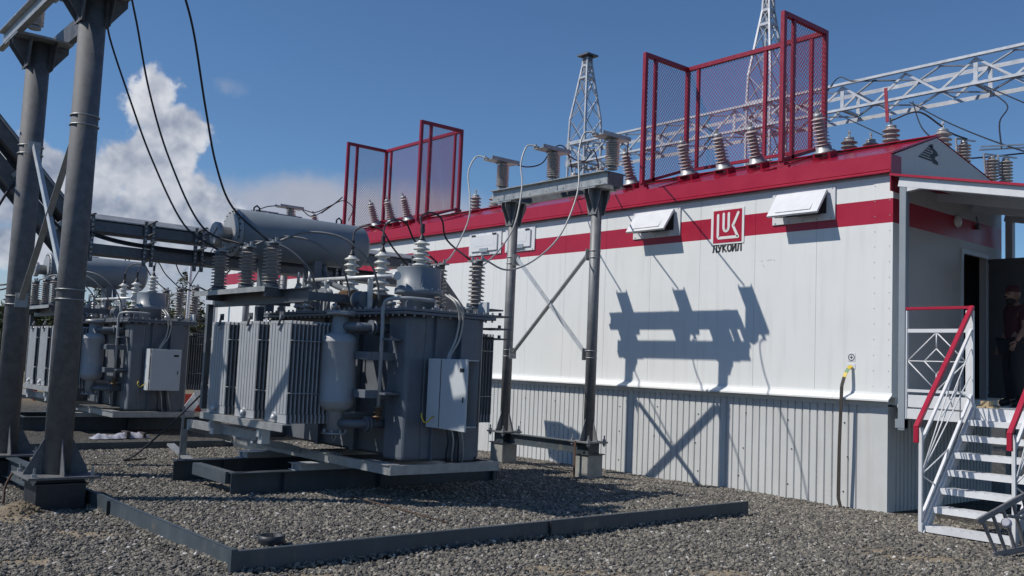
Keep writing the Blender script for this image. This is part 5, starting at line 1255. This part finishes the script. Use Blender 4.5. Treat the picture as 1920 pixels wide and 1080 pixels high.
# ------------------------------------------------------------------ far yard: fence, clutter, trees
fn = thing('mesh_fence','welded wire mesh fence behind the farther transformer','fence',(-27,-1,0))
FX = -27.0
for i in range(12):
    y0 = -9.0+i*2.5
    MB().box(FX-.03,FX+.03,y0-.03,y0+.03,-.1,2.1).build('post','fence_wire',fn)
    if i == 0:
        p_ = MB()
        for k in range(49): p_.box(FX-.003,FX+.003,y0+.04+k*.05-.003,y0+.04+k*.05+.003,.08,2.05)
        for k in range(11): p_.box(FX+.004,FX+.010,y0+.04,y0+2.46,.1+k*.19-.003,.1+k*.19+.003)
        fp = p_.build('mesh_panel','fence_wire',fn)
    else: copy_part(fp,fn,(0,2.5*i,0))
tag(MB().box(-24.6,-24.4,-5.8,-1.8,0.02,.22,0,.02).build('concrete_beam','concrete'),'pale concrete beam lying on the ground before the mesh fence','beam')
tag(MB().bar((-23.2,-4.3,0),(-23.2,-4.3,1.0),.09,.09,(0,1,0)).build('marker_post','orange_red'),'short red post by the mesh fence behind the farther transformer','post')
for i,(x,y,a,lb) in enumerate(((-18.6,-1.75,.5,'white board leaning on clutter left of the nearer radiators'),(-18.2,-1.25,-.6,'second white board leaning beside the orange clutter'))):
    tag(MB().bar((x,y,0),(x+.4,y+a,.95),.28,.03,(1,0,.3)).build('leaning_board','white_metal'),lb,'board','leaning white boards')
for i,(x,y,c_,lb) in enumerate(((-19.2,-1.4,'orange_red','low orange and red crate between the transformers'),(-18.8,-.8,'rust','rusty box between the two transformers'))):
    bx = MB().box(x-.3,x+.3,y-.3,y+.3,0,.08).box(x-.3,x-.26,y-.3,y+.3,.08,.5).box(x+.26,x+.3,y-.3,y+.3,.08,.5).box(x-.26,x+.26,y-.3,y-.26,.08,.5).box(x-.26,x+.26,y+.26,y+.3,.08,.5)
    tag(bx.build('crate',c_),lb,'crate','clutter behind the transformers')
tag(MB().lathe([(.05,0),(.05,4.2),(.03,4.25)],(-20.8,-1.0,0),n=10).build('white_pole','white_metal'),'thin white pole standing left of the nearer radiators','pole')

def pine(seed, x, y, h, spread, label, bare=0.3):
    rnd = random.Random(seed)
    t = thing('pine_tree', label, 'tree', (x,y,0), 'pines beyond the fence')
    MB().tube([(x,y,-.2),(x+.1,y,h*.5),(x+.05,y+.1,h*.96)],.13+.01*h,8,r_end=.02).build('trunk','bark',t)
    cr = MB(); lim = MB(); n = int(h*5)
    for i in range(n):
        u = bare+(1-bare)*(i/n)**.9; z = h*u; a = rnd.uniform(0,2*pi); R_ = spread*(1.05-u)**.75*rnd.uniform(.45,1.15)+.12
        tip = V((x+cos(a)*R_,y+sin(a)*R_,z+R_*rnd.uniform(-.12,.35))); lim.tube([(x,y,z),tip],.02,4,caps=False)
        for q in range(int(9+R_*9)):
            s_ = rnd.uniform(.3,1.1); c = V((x,y,z)).lerp(tip,s_)+V((rnd.gauss(0,.14),rnd.gauss(0,.14),rnd.gauss(.04,.10)))
            e = V((rnd.gauss(0,1),rnd.gauss(0,1),rnd.gauss(0,.5))).normalized()*rnd.uniform(.12,.26); f = V((rnd.gauss(0,1),rnd.gauss(0,1),rnd.gauss(0.3,.6))).normalized()*rnd.uniform(.05,.11)
            cr.add([c-e,c+f,c+e,c-f*.6],[(0,1,2,3)])
    cr.build('crown','needles',t); lim.build('limb','bark',t); return t
TREES = [(-59,13.6,7.3,1.5,'tall pine above the farther transformer shelf, right of the cable loops'),(-60.5,15.2,5.4,1.3,'pine just right of the tallest one beyond the fence'),(-58,12.0,5.6,1.4,'pine left of the tallest one beyond the fence'),
 (-61,8.4,5.9,1.6,'pine seen between the thick pole and the farther transformer'),(-62,9.6,5.2,1.5,'bushy pine behind the farther white bushings'),(-60,10.9,5.6,1.4,'pine behind the farther turret'),
 (-63,4.6,4.4,1.5,'low pine between the two thick poles'),(-62,6.2,4.9,1.5,'pine behind the far insulator shelf'),(-64,2.6,3.6,1.4,'small pine at the far left beyond the fence'),(-61,17,4.9,1.4,'pine behind the nearer insulator shelf legs'),(-60,18.6,4.6,1.3,'pine beyond the nearer radiators'),(-66,0.6,3.2,1.4,'lowest pine at the left picture edge')]
for i,(x,y,h,s_,lb) in enumerate(TREES): pine(40+i,x,y,h,s_,lb,.18)
# far wood: one mass of small foliage along the horizon
rnd = random.Random(5); fw = MB()
for i in range(34000):
    y = rnd.uniform(-25,40); x = -70-rnd.uniform(0,10)+abs(y)*.05; top = 4.9+.9*noise.noise((y*.35,1,0))+1.0*noise.noise((y*1.3,4,0))+.5*noise.noise((y*4,4,0)); top -= 1.2*sstep(8,-2,y); z = top*rnd.random()**.6
    c = V((x,y,z)); e = V((rnd.gauss(0,1),rnd.gauss(0,1),rnd.gauss(0,.7))).normalized()*rnd.uniform(.2,.5); f = V((rnd.gauss(0,1),rnd.gauss(0,1),rnd.gauss(.4,.6))).normalized()*rnd.uniform(.12,.3)
    fw.add([c-e,c+f,c+e,c-f],[(0,1,2,3)])
tag(fw.build('far_wood','needles',None,'stuff'),'dark belt of far woodland along the horizon at left','wood')

# ------------------------------------------------------------------ person on the landing
def person():
    px,py,pz = 0.74,1.95,1.345
    t = thing('person','person in dark cap and dark red shirt standing in the doorway shade','person',(px,py,pz))
    J = {'pelvis':(0,0,.90),'waist':(0,.01,1.05),'chest':(0,.02,1.25),'neck':(0,.02,1.42),'skull':(.0,-.01,1.47),
         'shL':(.17,.02,1.36),'elL':(.23,.02,1.10),'wrL':(.21,-.10,.90),'shR':(-.17,.02,1.36),'elR':(-.26,.05,1.10),'wrR':(-.29,-.02,.87),
         'hipL':(.09,0,.86),'knL':(.11,-.04,.48),'anL':(.12,.03,.09),'toL':(.14,-.14,.04),'hipR':(-.09,0,.86),'knR':(-.13,-.01,.48),'anR':(-.15,.04,.09),'toR':(-.19,-.12,.04)}
    def skin(name, chain, rad, mt, par, lv=2):
        names = list(dict.fromkeys(j for e in chain for j in e)); me = bpy.data.meshes.new(name)
        me.from_pydata([J[j] for j in names],[(names.index(a),names.index(b)) for a,b in chain],[])
        o = bpy.data.objects.new(name,me); col.objects.link(o); o.parent = par; me.materials.append(MATS[mt])
        sk = o.modifiers.new('skin','SKIN'); sk.use_smooth_shade = True; me.skin_vertices.new() if not me.skin_vertices else None
        for i,j in enumerate(names): r_ = rad[j]; me.skin_vertices[0].data[i].radius = r_ if isinstance(r_,tuple) else (r_,r_)
        me.skin_vertices[0].data[0].use_root = True
        ss = o.modifiers.new('sub','SUBSURF'); ss.levels = lv; ss.render_levels = lv; return o
    ch = [('pelvis','waist'),('waist','chest'),('chest','neck'),('neck','skull'),('chest','shL'),('shL','elL'),('elL','wrL'),('chest','shR'),('shR','elR'),('elR','wrR'),
          ('pelvis','hipL'),('hipL','knL'),('knL','anL'),('anL','toL'),('pelvis','hipR'),('hipR','knR'),('knR','anR'),('anR','toR')]
    rad = dict(pelvis=(.15,.12),waist=(.145,.115),chest=(.165,.125),neck=.06,skull=.06,shL=.065,elL=.045,wrL=.032,shR=.065,elR=.045,wrR=.032,hipL=.095,knL=.065,anL=.045,toL=.035,hipR=.095,knR=.065,anR=.045,toR=.035)
    body = skin('body',ch,rad,'skin',t)
    def cloth(nm,chain,grow,mt):
        r_ = {k:(tuple(x+grow for x in v) if isinstance(v,tuple) else v+grow) for k,v in rad.items()}; return skin(nm,chain,r_,mt,t)
    J['slL'] = tuple(V(J['shL']).lerp(V(J['elL']),.75)); J['slR'] = tuple(V(J['shR']).lerp(V(J['elR']),.75)); rad['slL'] = rad['slR'] = .052
    J['hem'] = (0,.005,.88); rad['hem'] = (.16,.13); J['col'] = (0,.02,1.385); rad['col'] = (.075,.07)
    cloth('shirt',[('chest','waist'),('waist','hem'),('chest','col'),('chest','shL'),('shL','slL'),('chest','shR'),('shR','slR')],.014,'shirt')
    cloth('trousers',[('pelvis','hipL'),('hipL','knL'),('knL','anL'),('pelvis','hipR'),('hipR','knR'),('knR','anR')],.018,'trousers')
    for a,b in (('anL','toL'),('anR','toR')): cloth('shoe',[(a,b)],.016,'shoe')
    # head with face, turned toward the stairs
    hc = V((0,-.02,1.565)); bm = bmesh.new(); bmesh.ops.create_icosphere(bm,subdivisions=4,radius=1)
    for v in bm.verts:
        x,y,z = v.co; sx_ = .078*(1-.18*max(0,-z)); fy = .098
        co = V((x*sx_,y*fy,z*.118))
        if z < -.2: co.y -= .018*(-z-.2)
        face = max(0,-y-.3)
        co.y -= .026*math.exp(-((x/.16)**2))*math.exp(-((z+.12)/.17)**2)*(1 if y<0 else 0)     # nose
        for ex_ in (-.38,.38): co.y += .012*math.exp(-(((x-ex_)/.2)**2+((z-.08)/.12)**2))*(1 if y<0 else 0)   # eye sockets
        co.y -= .006*math.exp(-((x/.3)**2+((z+.45)/.07)**2))*(1 if y<0 else 0)                   # lips
        co.y -= .014*math.exp(-((x/.3)**2+((z+.82)/.16)**2))*(1 if y<0 else 0)                   # chin
        v.co = co+hc
    for s_ in (-1,1):
        r_ = bmesh.ops.create_icosphere(bm,subdivisions=2,radius=.03)
        for v in r_['verts']: v.co = V((v.co.x*.35+s_*.078,v.co.y*.7+.01,v.co.z))+hc
    me = bpy.data.meshes.new('head'); bm.to_mesh(me); bm.free()
    for p in me.polygons: p.use_smooth = True
    me.materials.append(MATS['skin']); hd = bpy.data.objects.new('head',me); col.objects.link(hd); hd.parent = t
    def lump(nm,mb,mt):
        o = mb; oo = bpy.data.meshes.new(nm); oo.from_pydata(o.v,[],o.f); oo.materials.append(MATS[mt]); oo.polygons.foreach_set('use_smooth',[True]*len(o.f)); ob = bpy.data.objects.new(nm,oo); col.objects.link(ob); ob.parent = hd; return ob
    for s_ in (-1,1): lump('eye',MB().lathe([(.001,-.008),(.009,-.004),(.010,0),(.009,.004),(.001,.008)],hc+V((s_*.03,-.088,.010)),(0,-1,0),10),'hair')
    lump('beard',MB().lathe([(.055,-.04),(.066,-.01),(.064,.02),(.052,.035)],hc+V((0,-.032,-.095)),(0,.25,1),16),'hair')
    lump('moustache',MB().tube([hc+V((-.03,-.102,-.045)),hc+V((0,-.118,-.038)),hc+V((.03,-.102,-.045))],.008,6),'hair')
    cp = MB().lathe([(.088,.0),(.092,.02),(.088,.06),(.065,.09),(.02,.103),(.002,.104)],hc+V((0,.0,.03)),(0,.08,1),20)
    cp.prism([hc+V((-.07,-.06,.036)),hc+V((-.06,-.135,.026)),hc+V((0,-.165,.022)),hc+V((.06,-.135,.026)),hc+V((.07,-.06,.036))],(0,0,.008)); lump('cap',cp,'cap_cloth')
    # hands: palm, four unequal fingers, thumb from the side near the wrist
    for s_,wr,el_ in ((1,'wrL','elL'),(-1,'wrR','elR')):
        w_,e_ = V(J[wr]),V(J[el_]); d = (w_-e_).normalized(); side = V((0,-1,0)); side = (side-d*side.dot(d)).normalized(); nr = d.cross(side)
        nm = 'hand'; verts=[]; edges=[]; rr=[]
        def addv(p,r_): verts.append(tuple(p)); rr.append(r_); return len(verts)-1
        root = addv(w_-d*.01,(.026,.02)); pm_ = addv(w_+d*.05,(.034,.017)); edges.append((root,pm_))
        for k,(o_,L_) in enumerate(((.028,.072),(.010,.080),(-.009,.075),(-.027,.058))):
            a = addv(w_+d*.085+side*o_,(.010,.010)); edges.append((pm_,a)); b = addv(w_+d*(.085+L_*.5)+side*o_+nr*(-s_)*.010,(.0085,.0085)); edges.append((a,b)); c = addv(w_+d*(.085+L_*.85)+side*o_+nr*(-s_)*.034,(.007,.007)); edges.append((b,c))
        a = addv(w_+d*.030+side*.032,(.012,.012)); edges.append((root,a)); b = addv(w_+d*.062+side*.052,(.010,.010)); edges.append((a,b)); c = addv(w_+d*.088+side*.052+nr*(-s_)*.01,(.008,.008)); edges.append((b,c))
        me = bpy.data.meshes.new(nm); me.from_pydata(verts,edges,[]); me.materials.append(MATS['skin']); o = bpy.data.objects.new(nm,me); col.objects.link(o); o.parent = t
        sk = o.modifiers.new('skin','SKIN'); sk.use_smooth_shade = True
        if not me.skin_vertices: me.skin_vertices.new()
        for i,r_ in enumerate(rr): me.skin_vertices[0].data[i].radius = r_
        me.skin_vertices[0].data[0].use_root = True
        o.modifiers.new('sub','SUBSURF').levels = 1
    t.scale = (.97,.97,.97); t.rotation_euler = (0,0,radians(-38))
person()
tag(MB().box(.86,1.05,.55,.75,1.347,1.365).box(.88,1.0,.6,.7,1.365,1.43).build('wood_offcut','wood'),'small pale wood offcut on the landing by the door','wood block')
bpy.context.view_layer.update()
